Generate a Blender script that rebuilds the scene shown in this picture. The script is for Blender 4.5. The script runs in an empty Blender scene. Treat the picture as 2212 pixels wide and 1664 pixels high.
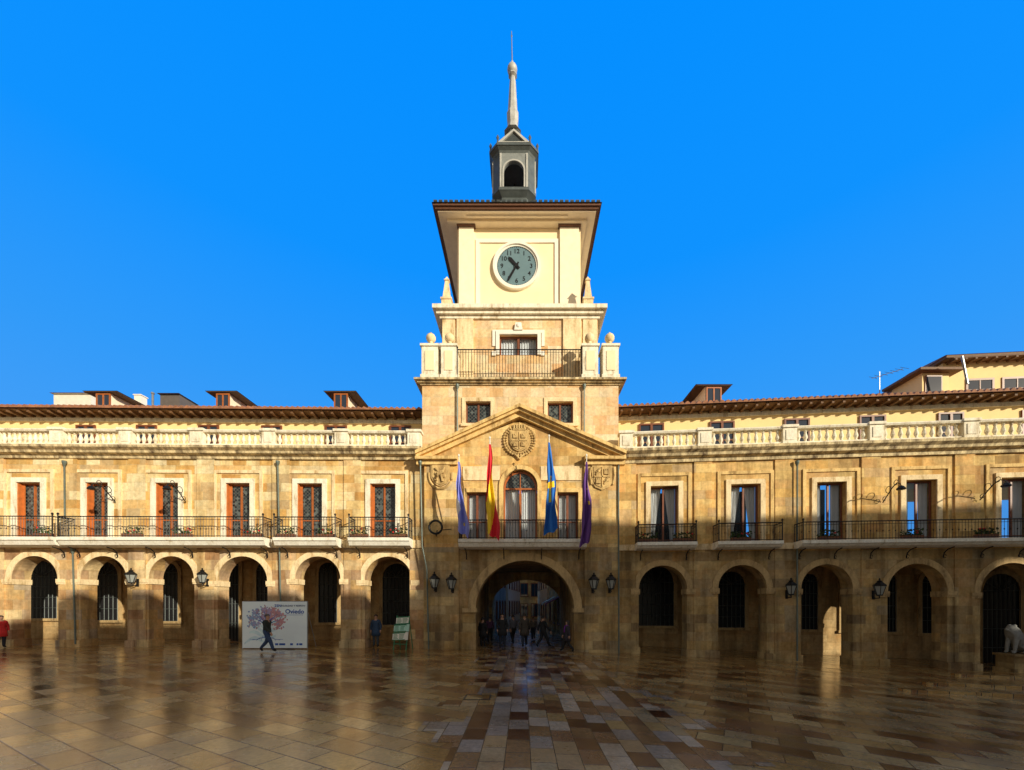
import bpy, bmesh, math, random
from math import sin, cos, pi, radians
from mathutils import Vector
random.seed(7)
S=bpy.context.scene; COL=S.collection
F,CX,CY,CH=880.,1130.,1300.,2.5
# ------------------------------------------------------------------ frames
class Fr:
    def __init__(s,x0,y0,x1,y1):
        L=math.hypot(x1-x0,y1-y0); s.o=(x0,y0); s.e=((x1-x0)/L,(y1-y0)/L); s.n=(s.e[1],-s.e[0]); s.len=L
    def w(s,u,v,z): return (s.o[0]+s.e[0]*u+s.n[0]*v, s.o[1]+s.e[1]*u+s.n[1]*v, z)
    def U(s,px,v=0):
        k=(px-CX)/F; return (k*(s.o[1]+s.n[1]*v)-s.o[0]-s.n[0]*v)/(s.e[0]-k*s.e[1])
    def Z(s,px,py,v=0):
        return CH+(CY-py)*s.w(s.U(px,v),v,0)[1]/F
def flat(Y): return Fr(0,Y,1,Y)
WF=flat(0)
D=21.57
def wx(px,Y): return (px-CX)*Y/F
def wz(py,Y): return CH+(CY-py)*Y/F
def zg(x):
    x=max(-28,min(27,x)); return -.006*x if x<0 else -.041*x
# ------------------------------------------------------------------ mesh builder
class MB:
    def __init__(s): s.v=[]; s.f=[]; s.mi=[]; s.m=0
    def face(s,pts):
        i=len(s.v); s.v+= [tuple(p) for p in pts]; s.f.append(tuple(range(i,i+len(pts)))); s.mi.append(s.m)
    def solid(s,bot,top):
        n=len(bot); i=len(s.v); s.v+=[tuple(p) for p in bot]+[tuple(p) for p in top]
        fs=[tuple(range(i,i+n)),tuple(range(i+n,i+2*n))]+[(i+k,i+(k+1)%n,i+n+(k+1)%n,i+n+k) for k in range(n)]
        s.f+=fs; s.mi+=[s.m]*len(fs)
    def box(s,fr,u0,u1,v0,v1,z0,z1):
        s.solid([fr.w(u0,v0,z0),fr.w(u1,v0,z0),fr.w(u1,v1,z0),fr.w(u0,v1,z0)],[fr.w(u0,v0,z1),fr.w(u1,v0,z1),fr.w(u1,v1,z1),fr.w(u0,v1,z1)])
    def prism(s,fr,poly,v0,v1):
        s.solid([fr.w(u,v0,z) for u,z in poly],[fr.w(u,v1,z) for u,z in poly])
    def extr(s,fr,prof,u0,u1):   # profile (v,z) swept along u
        s.solid([fr.w(u0,v,z) for v,z in prof],[fr.w(u1,v,z) for v,z in prof])
    def frust(s,c,r0,z0,r1,z1,n=4,rot=pi/4):
        s.solid([(c[0]+r0*cos(rot+2*pi*k/n),c[1]+r0*sin(rot+2*pi*k/n),z0) for k in range(n)],[(c[0]+r1*cos(rot+2*pi*k/n),c[1]+r1*sin(rot+2*pi*k/n),z1) for k in range(n)])
    def lathe(s,c,prof,n=12,rot=0):
        i=len(s.v)
        for r,z in prof:
            for k in range(n):
                a=rot+2*pi*k/n; s.v.append((c[0]+r*cos(a),c[1]+r*sin(a),c[2]+z))
        for j in range(len(prof)-1):
            for k in range(n):
                s.f.append((i+j*n+k,i+j*n+(k+1)%n,i+(j+1)*n+(k+1)%n,i+(j+1)*n+k)); s.mi.append(s.m)
        s.f.append(tuple(i+k for k in range(n))); s.f.append(tuple(i+(len(prof)-1)*n+k for k in range(n))); s.mi+=[s.m]*2
    def ell(s,c,rx,ry,rz,n=10,m=7,keep=None):
        i=len(s.v); P=[]
        for j in range(m+1):
            t=pi*j/m
            for k in range(n):
                a=2*pi*k/n; P.append((sin(t)*cos(a),sin(t)*sin(a),cos(t)))
        s.v+=[(c[0]+rx*p[0],c[1]+ry*p[1],c[2]+rz*p[2]) for p in P]
        for j in range(m):
            for k in range(n):
                q=(j*n+k,j*n+(k+1)%n,(j+1)*n+(k+1)%n,(j+1)*n+k)
                if keep:
                    cc=[sum(P[x][d] for x in q)/4 for d in range(3)]
                    if not keep(*cc): continue
                s.f.append(tuple(i+x for x in q)); s.mi.append(s.m)
    def tube(s,pts,r,n=6,close=False):
        pts=[Vector(p) for p in pts]; i=len(s.v); N=len(pts); rr=r if isinstance(r,(list,tuple)) else [r]*N
        for j,p in enumerate(pts):
            if close: t=pts[(j+1)%N]-pts[j-1]
            else: t=pts[min(j+1,N-1)]-pts[max(j-1,0)]
            t=t.normalized(); a=Vector((0,0,1)) if abs(t.z)<.9 else Vector((1,0,0))
            x=t.cross(a).normalized(); y=t.cross(x)
            for k in range(n):
                q=p+rr[j]*(cos(2*pi*k/n)*x+sin(2*pi*k/n)*y); s.v.append(tuple(q))
        for j in range(N if close else N-1):
            for k in range(n):
                s.f.append((i+j*n+k,i+j*n+(k+1)%n,i+((j+1)%N)*n+(k+1)%n,i+((j+1)%N)*n+k)); s.mi.append(s.m)
        if not close:
            s.f.append(tuple(i+k for k in range(n))); s.f.append(tuple(i+(N-1)*n+k for k in range(n))); s.mi+=[s.m]*2
    def wall(s,fr,u0,u1,v0,v1,z0,z1,ops):
        u=u0
        for a,b,zb,zt,arch in sorted(ops):
            if a>u: s.box(fr,u,a,v0,v1,z0,z1)
            if zb>z0: s.box(fr,a,b,v0,v1,z0,zb)
            if arch:
                c=(a+b)/2; r=(b-a)/2; n=18
                P=[(c-r*cos(pi*i/n),zt+arch*r*sin(pi*i/n)) for i in range(n+1)]
                for i in range(n): s.prism(fr,[P[i],P[i+1],(P[i+1][0],z1),(P[i][0],z1)],v0,v1)
            elif zt<z1: s.box(fr,a,b,v0,v1,zt,z1)
            u=b
        if u<u1: s.box(fr,u,u1,v0,v1,z0,z1)
    def ring(s,fr,c,zc,r0,r1,v0,v1,a0=0,a1=pi,n=20,k=1.):
        for i in range(n):
            t0=a0+(a1-a0)*i/n; t1=a0+(a1-a0)*(i+1)/n
            s.prism(fr,[(c+r0*cos(t0),zc+k*r0*sin(t0)),(c+r1*cos(t0),zc+k*r1*sin(t0)),(c+r1*cos(t1),zc+k*r1*sin(t1)),(c+r0*cos(t1),zc+k*r0*sin(t1))],v0,v1)
    def surround(s,fr,a,b,z0,z1,w,v0,v1):
        s.box(fr,a-w,a,v0,v1,z0,z1); s.box(fr,b,b+w,v0,v1,z0,z1); s.box(fr,a-w,b+w,v0,v1,z1,z1+w)
    def mesh(s,name,mats,off,smooth):
        me=bpy.data.meshes.new(name)
        me.from_pydata([(v[0]-off[0],v[1]-off[1],v[2]-off[2]) for v in s.v],[],s.f)
        for m in (mats if isinstance(mats,(list,tuple)) else [mats]): me.materials.append(m)
        me.polygons.foreach_set('material_index',s.mi)
        bm=bmesh.new(); bm.from_mesh(me); bmesh.ops.recalc_face_normals(bm,faces=bm.faces); bm.to_mesh(me); bm.free()
        if smooth: me.polygons.foreach_set('use_smooth',[True]*len(me.polygons))
        return me
    def build(s,name,mats,th,parent=None,smooth=False):
        o=bpy.data.objects.new(name,s.mesh(name,mats,th.location,smooth)); COL.objects.link(o); o.parent=parent or th
        return o
    def solo(s,name,mats,label,cat,loc=(0,0,0),group=None,kind=None,smooth=False):
        o=bpy.data.objects.new(name,s.mesh(name,mats,loc,smooth)); COL.objects.link(o); o.location=loc
        tag(o,label,cat,group,kind); return o
def tag(o,label=None,cat=None,group=None,kind=None):
    if label: o['label']=label
    if cat: o['category']=cat
    if group: o['group']=group
    if kind: o['kind']=kind
def thing(name,label,cat,loc,group=None):
    o=bpy.data.objects.new(name,None); COL.objects.link(o); o.location=loc; o.empty_display_size=.2; tag(o,label,cat,group); return o
def text(body,size,fr,u,v,z,m,th,parent,name,ex=.006,rot=0,align='CENTER',bold=.012):
    cu=bpy.data.curves.new(name,'FONT'); cu.body=body; cu.size=size; cu.align_x=align; cu.align_y='CENTER'; cu.extrude=ex; cu.resolution_u=3; cu.offset=size*bold
    t=bpy.data.objects.new(name,cu); COL.objects.link(t)
    dg=bpy.context.evaluated_depsgraph_get(); me=bpy.data.meshes.new_from_object(t.evaluated_get(dg))
    bpy.data.objects.remove(t)
    L=th.location
    for q in me.vertices:
        p=fr.w(u+q.co.x,v+q.co.z,z+q.co.y); q.co=(p[0]-L[0],p[1]-L[1],p[2]-L[2])
    me.materials.clear(); me.materials.append(m)
    o=bpy.data.objects.new(name,me); COL.objects.link(o); o.parent=parent; return o
# ------------------------------------------------------------------ materials
def base(name):
    m=bpy.data.materials.new(name); m.use_nodes=True; nt=m.node_tree; return m,nt,nt.nodes['Principled BSDF']
def lk(nt,a,b): nt.links.new(a,b)
def nd(nt,t,**k):
    n=nt.nodes.new(t)
    for a,b in k.items(): setattr(n,a,b)
    return n
def ramp(nt,stops,interp='LINEAR'):
    r=nd(nt,'ShaderNodeValToRGB'); r.color_ramp.interpolation=interp
    el=r.color_ramp.elements
    el[0].position=stops[0][0]; el[0].color=(*stops[0][1],1); el[1].position=stops[-1][0]; el[1].color=(*stops[-1][1],1)
    for p,c in stops[1:-1]:
        e=el.new(p); e.color=(*c,1)
    return r
def mixc(nt,fac,a,b,blend='MIX'):
    n=nd(nt,'ShaderNodeMix',data_type='RGBA',blend_type=blend)
    for sock,val in ((n.inputs[0],fac),(n.inputs[6],a),(n.inputs[7],b)):
        if hasattr(val,'is_output'): lk(nt,val,sock)
        else: sock.default_value=(val if not isinstance(val,tuple) else (*val,1))
    return n.outputs[2]
def noise(nt,co,scale,detail=4,rough=.6):
    n=nd(nt,'ShaderNodeTexNoise'); n.inputs['Scale'].default_value=scale; n.inputs['Detail'].default_value=detail; n.inputs['Roughness'].default_value=rough
    lk(nt,co,n.inputs['Vector']); return n.outputs['Fac']
def nmat(name,col,rough=.7,metal=0,var=.18,vs=3.,bump=0.,bs=25.,spec=.5):
    m,nt,b=base(name); tc=nd(nt,'ShaderNodeTexCoord').outputs['Object']
    f=noise(nt,tc,vs); r=ramp(nt,[(.25,tuple(c*(1-var) for c in col)),(.75,tuple(min(1,c*(1+var)) for c in col))]); lk(nt,f,r.inputs[0])
    lk(nt,r.outputs[0],b.inputs['Base Color']); b.inputs['Roughness'].default_value=rough; b.inputs['Metallic'].default_value=metal; b.inputs['Specular IOR Level'].default_value=spec
    if bump:
        bp=nd(nt,'ShaderNodeBump'); bp.inputs['Strength'].default_value=bump; bp.inputs['Distance'].default_value=.03; lk(nt,noise(nt,tc,bs),bp.inputs['Height']); lk(nt,bp.outputs[0],b.inputs['Normal'])
    return m
def wallco(nt,rot=0):
    tc=nd(nt,'ShaderNodeTexCoord').outputs['Object']; sp=nd(nt,'ShaderNodeSeparateXYZ'); lk(nt,tc,sp.inputs[0])
    ad=nd(nt,'ShaderNodeMath',operation='ADD'); lk(nt,sp.outputs[0],ad.inputs[0]); lk(nt,sp.outputs[1],ad.inputs[1])
    cb=nd(nt,'ShaderNodeCombineXYZ'); lk(nt,ad.outputs[0],cb.inputs[0]); lk(nt,sp.outputs[2],cb.inputs[1]); out=cb.outputs[0]
    if rot:
        mp=nd(nt,'ShaderNodeMapping'); mp.inputs['Rotation'].default_value[2]=rot; lk(nt,out,mp.inputs[0]); out=mp.outputs[0]
    return tc,out
def brick(nt,co,bw,bh,ms,off=.5):
    k=nd(nt,'ShaderNodeTexBrick'); k.offset=off; k.inputs['Scale'].default_value=1; k.inputs['Brick Width'].default_value=bw; k.inputs['Row Height'].default_value=bh
    k.inputs['Mortar Size'].default_value=ms; k.inputs['Mortar Smooth'].default_value=.3; k.inputs['Color1'].default_value=(0,0,0,1); k.inputs['Color2'].default_value=(1,1,1,1); k.inputs['Mortar'].default_value=(.5,.5,.5,1)
    lk(nt,co,k.inputs['Vector']); return k
def stone(name,pal,bw=1.0,bh=.46,ms=.010,mort=.6,stain=.45,bump=.5,streak=.4,patch=.5):
    m,nt,b=base(name); tc,co=wallco(nt); k=brick(nt,co,bw,bh,ms,.43); k.squash=.7; k.squash_frequency=3
    r=ramp(nt,[(i/(len(pal)-1),c) for i,c in enumerate(pal)]); lk(nt,k.outputs['Color'],r.inputs[0])
    n1=noise(nt,tc,.45,6,.65); s1=ramp(nt,[(.35,(1-stain,)*3),(.62,(1.,1.,1.))]); lk(nt,n1,s1.inputs[0])
    n2=noise(nt,tc,6,5,.65); s2=ramp(nt,[(.3,(.76,.74,.70)),(.7,(1.1,1.1,1.1))]); lk(nt,n2,s2.inputs[0])
    mp=nd(nt,'ShaderNodeMapping'); mp.inputs['Scale'].default_value=(1.7,1.7,.2); lk(nt,tc,mp.inputs[0])
    n3=noise(nt,mp.outputs[0],1.,6,.6); s3=ramp(nt,[(.36,(1-streak,1-streak*1.05,1-streak*1.1)),(.56,(1.,1.,1.))]); lk(nt,n3,s3.inputs[0])
    mp2=nd(nt,'ShaderNodeMapping'); mp2.inputs['Location'].default_value=(40,17,9); lk(nt,tc,mp2.inputs[0])
    n4=noise(nt,mp2.outputs[0],.9,5,.7); s4=ramp(nt,[(.38,(1.,1-.20*patch,1-.40*patch)),(.5,(1.,1.,1.)),(.66,(1-.1*patch,1-.02*patch,1.05))]); lk(nt,n4,s4.inputs[0])
    c=mixc(nt,1.,r.outputs[0],s1.outputs[0],'MULTIPLY'); c=mixc(nt,1.,c,s2.outputs[0],'MULTIPLY'); c=mixc(nt,1.,c,s3.outputs[0],'MULTIPLY'); c=mixc(nt,1.,c,s4.outputs[0],'MULTIPLY')
    mt=nd(nt,'ShaderNodeMath',operation='MULTIPLY'); lk(nt,k.outputs['Fac'],mt.inputs[0]); mt.inputs[1].default_value=mort*.65
    c=mixc(nt,mt.outputs[0],c,tuple(x*.5 for x in pal[0]))
    lk(nt,c,b.inputs['Base Color']); b.inputs['Roughness'].default_value=.88; b.inputs['Specular IOR Level'].default_value=.25
    h=nd(nt,'ShaderNodeMath',operation='SUBTRACT'); lk(nt,n2,h.inputs[0]); lk(nt,k.outputs['Fac'],h.inputs[1])
    bp=nd(nt,'ShaderNodeBump'); bp.inputs['Strength'].default_value=bump; bp.inputs['Distance'].default_value=.03; lk(nt,h.outputs[0],bp.inputs['Height']); lk(nt,bp.outputs[0],b.inputs['Normal'])
    return m
def weathered(name,col,dirt,amount=.5,rough=.85):
    m,nt,b=base(name); tc=nd(nt,'ShaderNodeTexCoord').outputs['Object']
    mp=nd(nt,'ShaderNodeMapping'); mp.inputs['Scale'].default_value=(2.2,2.2,.6); lk(nt,tc,mp.inputs[0])
    n1=noise(nt,mp.outputs[0],1.3,7,.7); r=ramp(nt,[(.34,dirt),(.34+.2*amount,tuple((a+c*2)/3 for a,c in zip(dirt,col))),(.58,col)]); lk(nt,n1,r.inputs[0])
    n2=noise(nt,tc,11,4); s2=ramp(nt,[(.3,(.85,.84,.82)),(.7,(1.06,1.06,1.06))]); lk(nt,n2,s2.inputs[0])
    lk(nt,mixc(nt,1.,r.outputs[0],s2.outputs[0],'MULTIPLY'),b.inputs['Base Color']); b.inputs['Roughness'].default_value=rough; b.inputs['Specular IOR Level'].default_value=.25
    bp=nd(nt,'ShaderNodeBump'); bp.inputs['Strength'].default_value=.3; bp.inputs['Distance'].default_value=.02; lk(nt,n2,bp.inputs['Height']); lk(nt,bp.outputs[0],b.inputs['Normal'])
    return m
def paving(name,rot,bw,bh,pal,ms=.012,off=.5,r0=.1,r1=.34,interp='LINEAR',coat=.8):
    m,nt,b=base(name); tc=nd(nt,'ShaderNodeTexCoord').outputs['Object']
    mp=nd(nt,'ShaderNodeMapping'); mp.inputs['Rotation'].default_value[2]=rot; mp.inputs['Location'].default_value=(300,300,0); lk(nt,tc,mp.inputs[0])
    k=brick(nt,mp.outputs[0],bw,bh,ms,off); k.inputs['Mortar Smooth'].default_value=.4
    r=ramp(nt,[(i/(len(pal)-(0 if interp=='CONSTANT' else 1)),c) for i,c in enumerate(pal)],interp); lk(nt,k.outputs['Color'],r.inputs[0])
    n1=noise(nt,tc,.5,6,.65); s1=ramp(nt,[(.35,(.62,.57,.51)),(.65,(1.1,1.1,1.1))]); lk(nt,n1,s1.inputs[0])
    n2=noise(nt,tc,14,5,.7); s2=ramp(nt,[(.3,(.65,.65,.65)),(.7,(1.18,1.18,1.18))]); lk(nt,n2,s2.inputs[0])
    c=mixc(nt,1.,r.outputs[0],s1.outputs[0],'MULTIPLY'); c=mixc(nt,1.,c,s2.outputs[0],'MULTIPLY')
    jm=nd(nt,'ShaderNodeMath',operation='MULTIPLY'); lk(nt,k.outputs['Fac'],jm.inputs[0]); jm.inputs[1].default_value=.85
    c=mixc(nt,jm.outputs[0],c,(.014,.010,.007)); lk(nt,c,b.inputs['Base Color'])
    n3=noise(nt,tc,.9,6,.7); rr=nd(nt,'ShaderNodeMapRange'); rr.inputs[1].default_value=.35; rr.inputs[2].default_value=.68; rr.inputs[3].default_value=r0; rr.inputs[4].default_value=r1; lk(nt,n3,rr.inputs[0])
    rm=nd(nt,'ShaderNodeMath',operation='MULTIPLY_ADD'); lk(nt,k.outputs['Color'],rm.inputs[0]); rm.inputs[1].default_value=.16; lk(nt,rr.outputs[0],rm.inputs[2]); lk(nt,rm.outputs[0],b.inputs['Roughness'])
    h=nd(nt,'ShaderNodeMath',operation='MULTIPLY_ADD'); lk(nt,k.outputs['Fac'],h.inputs[0]); h.inputs[1].default_value=-1.5; lk(nt,n2,h.inputs[2])
    n5=noise(nt,tc,3.2,2); h2=nd(nt,'ShaderNodeMath',operation='MULTIPLY_ADD'); lk(nt,n5,h2.inputs[0]); h2.inputs[1].default_value=1.5; lk(nt,h.outputs[0],h2.inputs[2])
    bp=nd(nt,'ShaderNodeBump'); bp.inputs['Strength'].default_value=.3; bp.inputs['Distance'].default_value=.006; lk(nt,h2.outputs[0],bp.inputs['Height']); lk(nt,bp.outputs[0],b.inputs['Normal'])
    bp2=nd(nt,'ShaderNodeBump'); bp2.inputs['Strength'].default_value=.3; bp2.inputs['Distance'].default_value=.006; lk(nt,h2.outputs[0],bp2.inputs['Height']); lk(nt,bp2.outputs[0],b.inputs['Coat Normal'])
    b.inputs['Specular IOR Level'].default_value=.85
    n6=noise(nt,tc,.6,5,.65); cw=nd(nt,'ShaderNodeMapRange'); cw.inputs[1].default_value=.36; cw.inputs[2].default_value=.54; cw.inputs[3].default_value=coat*.4; cw.inputs[4].default_value=coat; lk(nt,n6,cw.inputs[0])
    tv=nd(nt,'ShaderNodeMath',operation='MULTIPLY_ADD'); lk(nt,k.outputs['Color'],tv.inputs[0]); tv.inputs[1].default_value=-.5; tv.inputs[2].default_value=1.
    iv=nd(nt,'ShaderNodeMath',operation='SUBTRACT'); lk(nt,tv.outputs[0],iv.inputs[0]); lk(nt,jm.outputs[0],iv.inputs[1]); iv.use_clamp=True
    cm=nd(nt,'ShaderNodeMath',operation='MULTIPLY'); lk(nt,cw.outputs[0],cm.inputs[0]); lk(nt,iv.outputs[0],cm.inputs[1]); lk(nt,cm.outputs[0],b.inputs['Coat Weight'])
    b.inputs['Coat Roughness'].default_value=.13; b.inputs['Coat IOR'].default_value=1.6
    return m
def glassm(name,col=(.02,.03,.05),mixf=None):
    m,nt,b=base(name); b.inputs['Base Color'].default_value=(*col,1); b.inputs['Roughness'].default_value=.04; b.inputs['Specular IOR Level'].default_value=.8
    if mixf is not None:
        t=nd(nt,'ShaderNodeBsdfTransparent'); t.inputs[0].default_value=(.94,.97,1.,1); mx=nd(nt,'ShaderNodeMixShader'); mx.inputs[0].default_value=mixf
        lk(nt,t.outputs[0],mx.inputs[1]); lk(nt,b.outputs[0],mx.inputs[2]); lk(nt,mx.outputs[0],nt.nodes['Material Output'].inputs[0])
    return m
def latticem(name):
    m,nt,b=base(name); tc,co=wallco(nt,pi/4); k=brick(nt,co,.13,.13,.010,0.)
    r=ramp(nt,[(0,(.008,.012,.016)),(.6,(.02,.032,.036)),(1,(.12,.15,.15))]); lk(nt,k.outputs['Color'],r.inputs[0])
    lk(nt,mixc(nt,k.outputs['Fac'],r.outputs[0],(.12,.115,.10)),b.inputs['Base Color']); b.inputs['Roughness'].default_value=.12
    return m
M={}
M['stoneL']=stone('ashlar_warm',[(.60,.35,.12),(.84,.54,.19),(.93,.72,.36),(.97,.83,.52),(.86,.58,.25),(.68,.50,.27)],stain=.22,mort=.5,streak=.28)
M['stoneR']=stone('ashlar_ochre',[(.50,.32,.12),(.86,.54,.18),(.94,.67,.28),(.76,.45,.17),(.74,.55,.30)],stain=.27,mort=.45,streak=.38)
M['stoneRshade']=stone('ashlar_ochre_shaded',[(.36,.25,.13),(.60,.41,.17),(.68,.49,.23),(.48,.37,.22),(.60,.38,.16)],stain=.40,mort=.5,streak=.46)  # greyed palette: shade of the lower storey put into the colour, besides stains
M['stoneC']=stone('ashlar_centre',[(.54,.33,.12),(.86,.55,.19),(.95,.69,.31),(.78,.47,.18),(.74,.56,.32)],stain=.28,mort=.5,streak=.38)
M['stoneT']=stone('ashlar_tower',[(.80,.48,.22),(.91,.69,.38),(.95,.79,.53),(.88,.55,.28),(.90,.73,.48)],stain=.14,mort=.4,bh=.5,bw=1.05,streak=.2)
M['pillar']=stone('ashlar_pillar',[(.48,.28,.15),(.80,.53,.23),(.92,.71,.39),(.60,.38,.21),(.68,.55,.38)],stain=.32,bh=.52,bw=1.15)
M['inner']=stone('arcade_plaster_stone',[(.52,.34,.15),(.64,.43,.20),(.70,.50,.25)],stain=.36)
M['trim']=weathered('weathered_trim_stone',(.92,.74,.46),(.48,.32,.14),.6)
M['cream']=weathered('cream_trim',(.94,.88,.72),(.52,.42,.27),.5)
M['slab']=weathered('balcony_slab_white',(.93,.90,.80),(.62,.54,.40),.4)
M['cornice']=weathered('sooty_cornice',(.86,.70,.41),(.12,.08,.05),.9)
M['ochre']=weathered('ochre_stone_moulding',(.86,.60,.25),(.34,.21,.08),.6)
M['ochreshade']=weathered('ochre_stone_moulding_shaded',(.58,.41,.20),(.24,.16,.08),.6)  # darker copy of the ochre moulding, lower storey shade painted in
M['relief']=weathered('carved_stone_relief',(.70,.49,.21),(.30,.19,.08),.8)
M['paint']=nmat('yellow_render',(.94,.71,.34),.85,0,.07,1.2,.1)
M['clockpaint']=nmat('pale_cream_render',(.94,.77,.49),.85,0,.07,1.2,.1)
M['soffit']=nmat('cream_soffit',(.94,.80,.59),.8,0,.08)
M['brown']=nmat('brown_timber',(.13,.055,.028),.6,0,.3,6)
M['eave']=nmat('dark_timber_eave',(.16,.08,.035),.7,0,.3,6)
M['droof']=nmat('dark_dormer_roof',(.10,.055,.03),.75,0,.3,6)
M['wood']=nmat('red_brown_window_wood',(.38,.11,.025),.4,0,.25,5)
M['shutter']=nmat('orange_brown_wood',(.48,.14,.03),.45,0,.25,5)
M['wood2']=nmat('dark_window_wood',(.19,.06,.025),.45,0,.25,5)
M['tile']=nmat('clay_roof_tile',(.30,.13,.065),.8,0,.45,5,.3)
M['iron']=nmat('black_iron',(.012,.012,.013),.45,.3,.2,8)
M['lead']=nmat('grey_lead',(.10,.118,.118),.5,.25,.3,2.5,.2)
M['leadlight']=nmat('pale_lead',(.25,.27,.262),.5,.2,.25,3,.2)
M['spirelead']=nmat('whitish_spire_lead',(.46,.46,.43),.55,.1,.2,3,.2)
M['leaddark']=nmat('dark_lead_roof',(.055,.066,.066),.5,.25,.3,2.5,.2)
M['glass']=glassm('dark_window_glass')
M['gglass']=nmat('black_window_glass',(.014,.014,.016),.35,0,.2,3,0,25,.25)
M['glassT']=glassm('clear_window_glass',(.05,.07,.10),.2)
M['lattice']=latticem('leaded_glass')
M['curtain']=nmat('white_curtain',(.82,.83,.82),.9,0,.05)
M['dark']=nmat('dark_interior',(.015,.012,.01),.9)
M['clockface']=nmat('blue_grey_clock_face',(.135,.22,.25),.45,0,.08,2)
M['white']=nmat('white_paint',(.84,.80,.70),.5,0,.05)
M['pipe']=nmat('grey_green_downspout',(.13,.16,.14),.5,.3,.2)
M['leaf']=nmat('leaf_green',(.05,.10,.025),.6,0,.5,9)
M['petal']=nmat('red_petals',(.62,.025,.03),.6,0,.2,9)
M['terra']=nmat('terracotta',(.20,.08,.04),.8)
M['banner']=nmat('banner_vinyl',(.84,.94,.98),.5,0,.05,1.4)
M['blueink']=nmat('blue_ink',(.015,.10,.44),.6)
M['ink']=nmat('dark_ink',(.03,.06,.18),.6)
M['statue']=nmat('weathered_marble',(.30,.30,.28),.8,0,.25,8,.3)
M['grey']=nmat('grey_metal',(.30,.31,.32),.4,.6)
M['green']=nmat('green_board_frame',(.02,.22,.10),.5)
M['mint']=nmat('pale_green_print',(.45,.72,.60),.5)
M['lampglass']=glassm('frosted_lamp_glass',(.30,.32,.30))
M['road']=paving('wet_paving',radians(28),.95,.5,[(.25,.105,.028),(.54,.30,.085),(.38,.19,.05),(.60,.39,.14),(.30,.13,.04),(.50,.32,.12),(.43,.23,.065),(.57,.34,.10)],.012,.5,.08,.22,'CONSTANT',.95)
M['path']=paving('wet_path_paving',pi/2,.62,.41,[(.12,.04,.016),(.54,.37,.17),(.34,.17,.06),(.44,.34,.23),(.22,.09,.032),(.52,.31,.10),(.37,.28,.18),(.60,.45,.27),(.28,.13,.05),(.48,.29,.11)],.010,.37,.08,.24,'CONSTANT',.75)
# ------------------------------------------------------------------ ground
mb=MB()
xs=[-400,-60,-28,-20,-10,-5,-2,0,2,5,10,15,20,27,60,400]; ys=[-60,-15,0,10,22,40,90,500]
for i in range(len(xs)-1):
    for j in range(len(ys)-1):
        mb.face([(xs[i],ys[j],zg(xs[i])),(xs[i+1],ys[j],zg(xs[i+1])),(xs[i+1],ys[j+1],zg(xs[i+1])),(xs[i],ys[j+1],zg(xs[i]))])
mb.solo('ground',M['road'],'wet brown stone paving of the square, laid diagonally','paving',kind='structure')
mb=MB(); y=1.
while y<32:     # edge slabs are staggered course by course, so the path knits into the field
    xl=-1.23-.41*random.choice((0,0,1,1,2)); xr=3.28+.41*random.choice((0,0,1,1,2)); px_=[xl,0,1,xr]
    for i in range(3):
        mb.face([(px_[i],y,zg(px_[i])+.004),(px_[i+1],y,zg(px_[i+1])+.004),(px_[i+1],y+.62,zg(px_[i+1])+.004),(px_[i],y+.62,zg(px_[i])+.004)])
    y+=.62
mb.solo('path',M['path'],'straight path of mixed grey and brown wet slabs leading to the archway','path',kind='structure')
# ------------------------------------------------------------------ town hall
TH=thing('town_hall','long ochre stone town hall with arcades and a central clock tower','town hall',(0,D,0))
L=Fr(wx(0,21.25),21.25,wx(915,D),D); R=Fr(wx(1337,D),D,wx(2212,19.88),19.88)
def window(fr,a,b,z0,z1,v,wood,glass,rails=(.33,),curt=False,arch=False,th=None,t=.07,stile=True):
    th=th or TH; m=MB()
    m.box(fr,a,a+t,v-.07,v+.02,z0,z1); m.box(fr,b-t,b,v-.07,v+.02,z0,z1)
    m.box(fr,a+t,b-t,v-.07,v+.02,z1-t,z1); m.box(fr,a+t,b-t,v-.07,v+.02,z0,z0+t*1.5)
    c=(a+b)/2
    if stile: m.box(fr,c-t*.7,c+t*.7,v-.06,v+.03,z0+t*1.5,z1-t)
    for q in rails:
        zz=z0+(z1-z0)*q; m.box(fr,a+t,b-t,v-.055,v+.012,zz-.03,zz+.03)
    if arch:
        m.ring(fr,c,z1,(b-a)/2-t*1.2,(b-a)/2,v-.07,v+.02)
        m.box(fr,c-.025,c+.025,v-.06,v+.01,z1,z1+(b-a)/2-t)
    o=m.build('window',wood,th)
    g=MB(); u0,u1,q0,q1=a+t*.5,b-t*.5,z0+t*.5,z1-t*.5
    g.face([fr.w(u0,v-.035,q0),fr.w(u1,v-.035,q0),fr.w(u1,v-.035,q1),fr.w(u0,v-.035,q1)]); g.build('pane',glass,th,o)
    if arch:
        g=MB(); r=(b-a)/2-t; g.prism(fr,[(c+r*cos(pi*i/16),z1+r*sin(pi*i/16)) for i in range(17)],v-.05,v-.035); g.build('fanlight',M['lattice'],th,o)
    if curt:
        d=MB(); d.box(fr,a-.1,b+.1,v-1.6,v-1.5,z0-.1,z1+.1); d.build('room_interior',M['dark'],th,o)
        for sgn in (0,1):
            k=MB(); N=20; cols=[]
            for i in range(N+1):
                col=[]
                for j in range(9):
                    tt=j/8; wd=(b-a)*(.20+.29*max(0,tt-.2)**1.1) if curt=='tied' else (b-a)*(.44 if curt=='full' else .30)
                    uu=(i/N)*wd; uu=a+.03+uu if sgn==0 else b-.03-uu
                    col.append(fr.w(uu,v-.2+.035*sin(i*1.9),z0+(z1-z0)*tt))
                cols.append(col)
            for i in range(N):
                for j in range(8): k.face([cols[i][j],cols[i+1][j],cols[i+1][j+1],cols[i][j+1]])
            k.build('curtain',M['curtain'],th,o,True)
    return o
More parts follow.
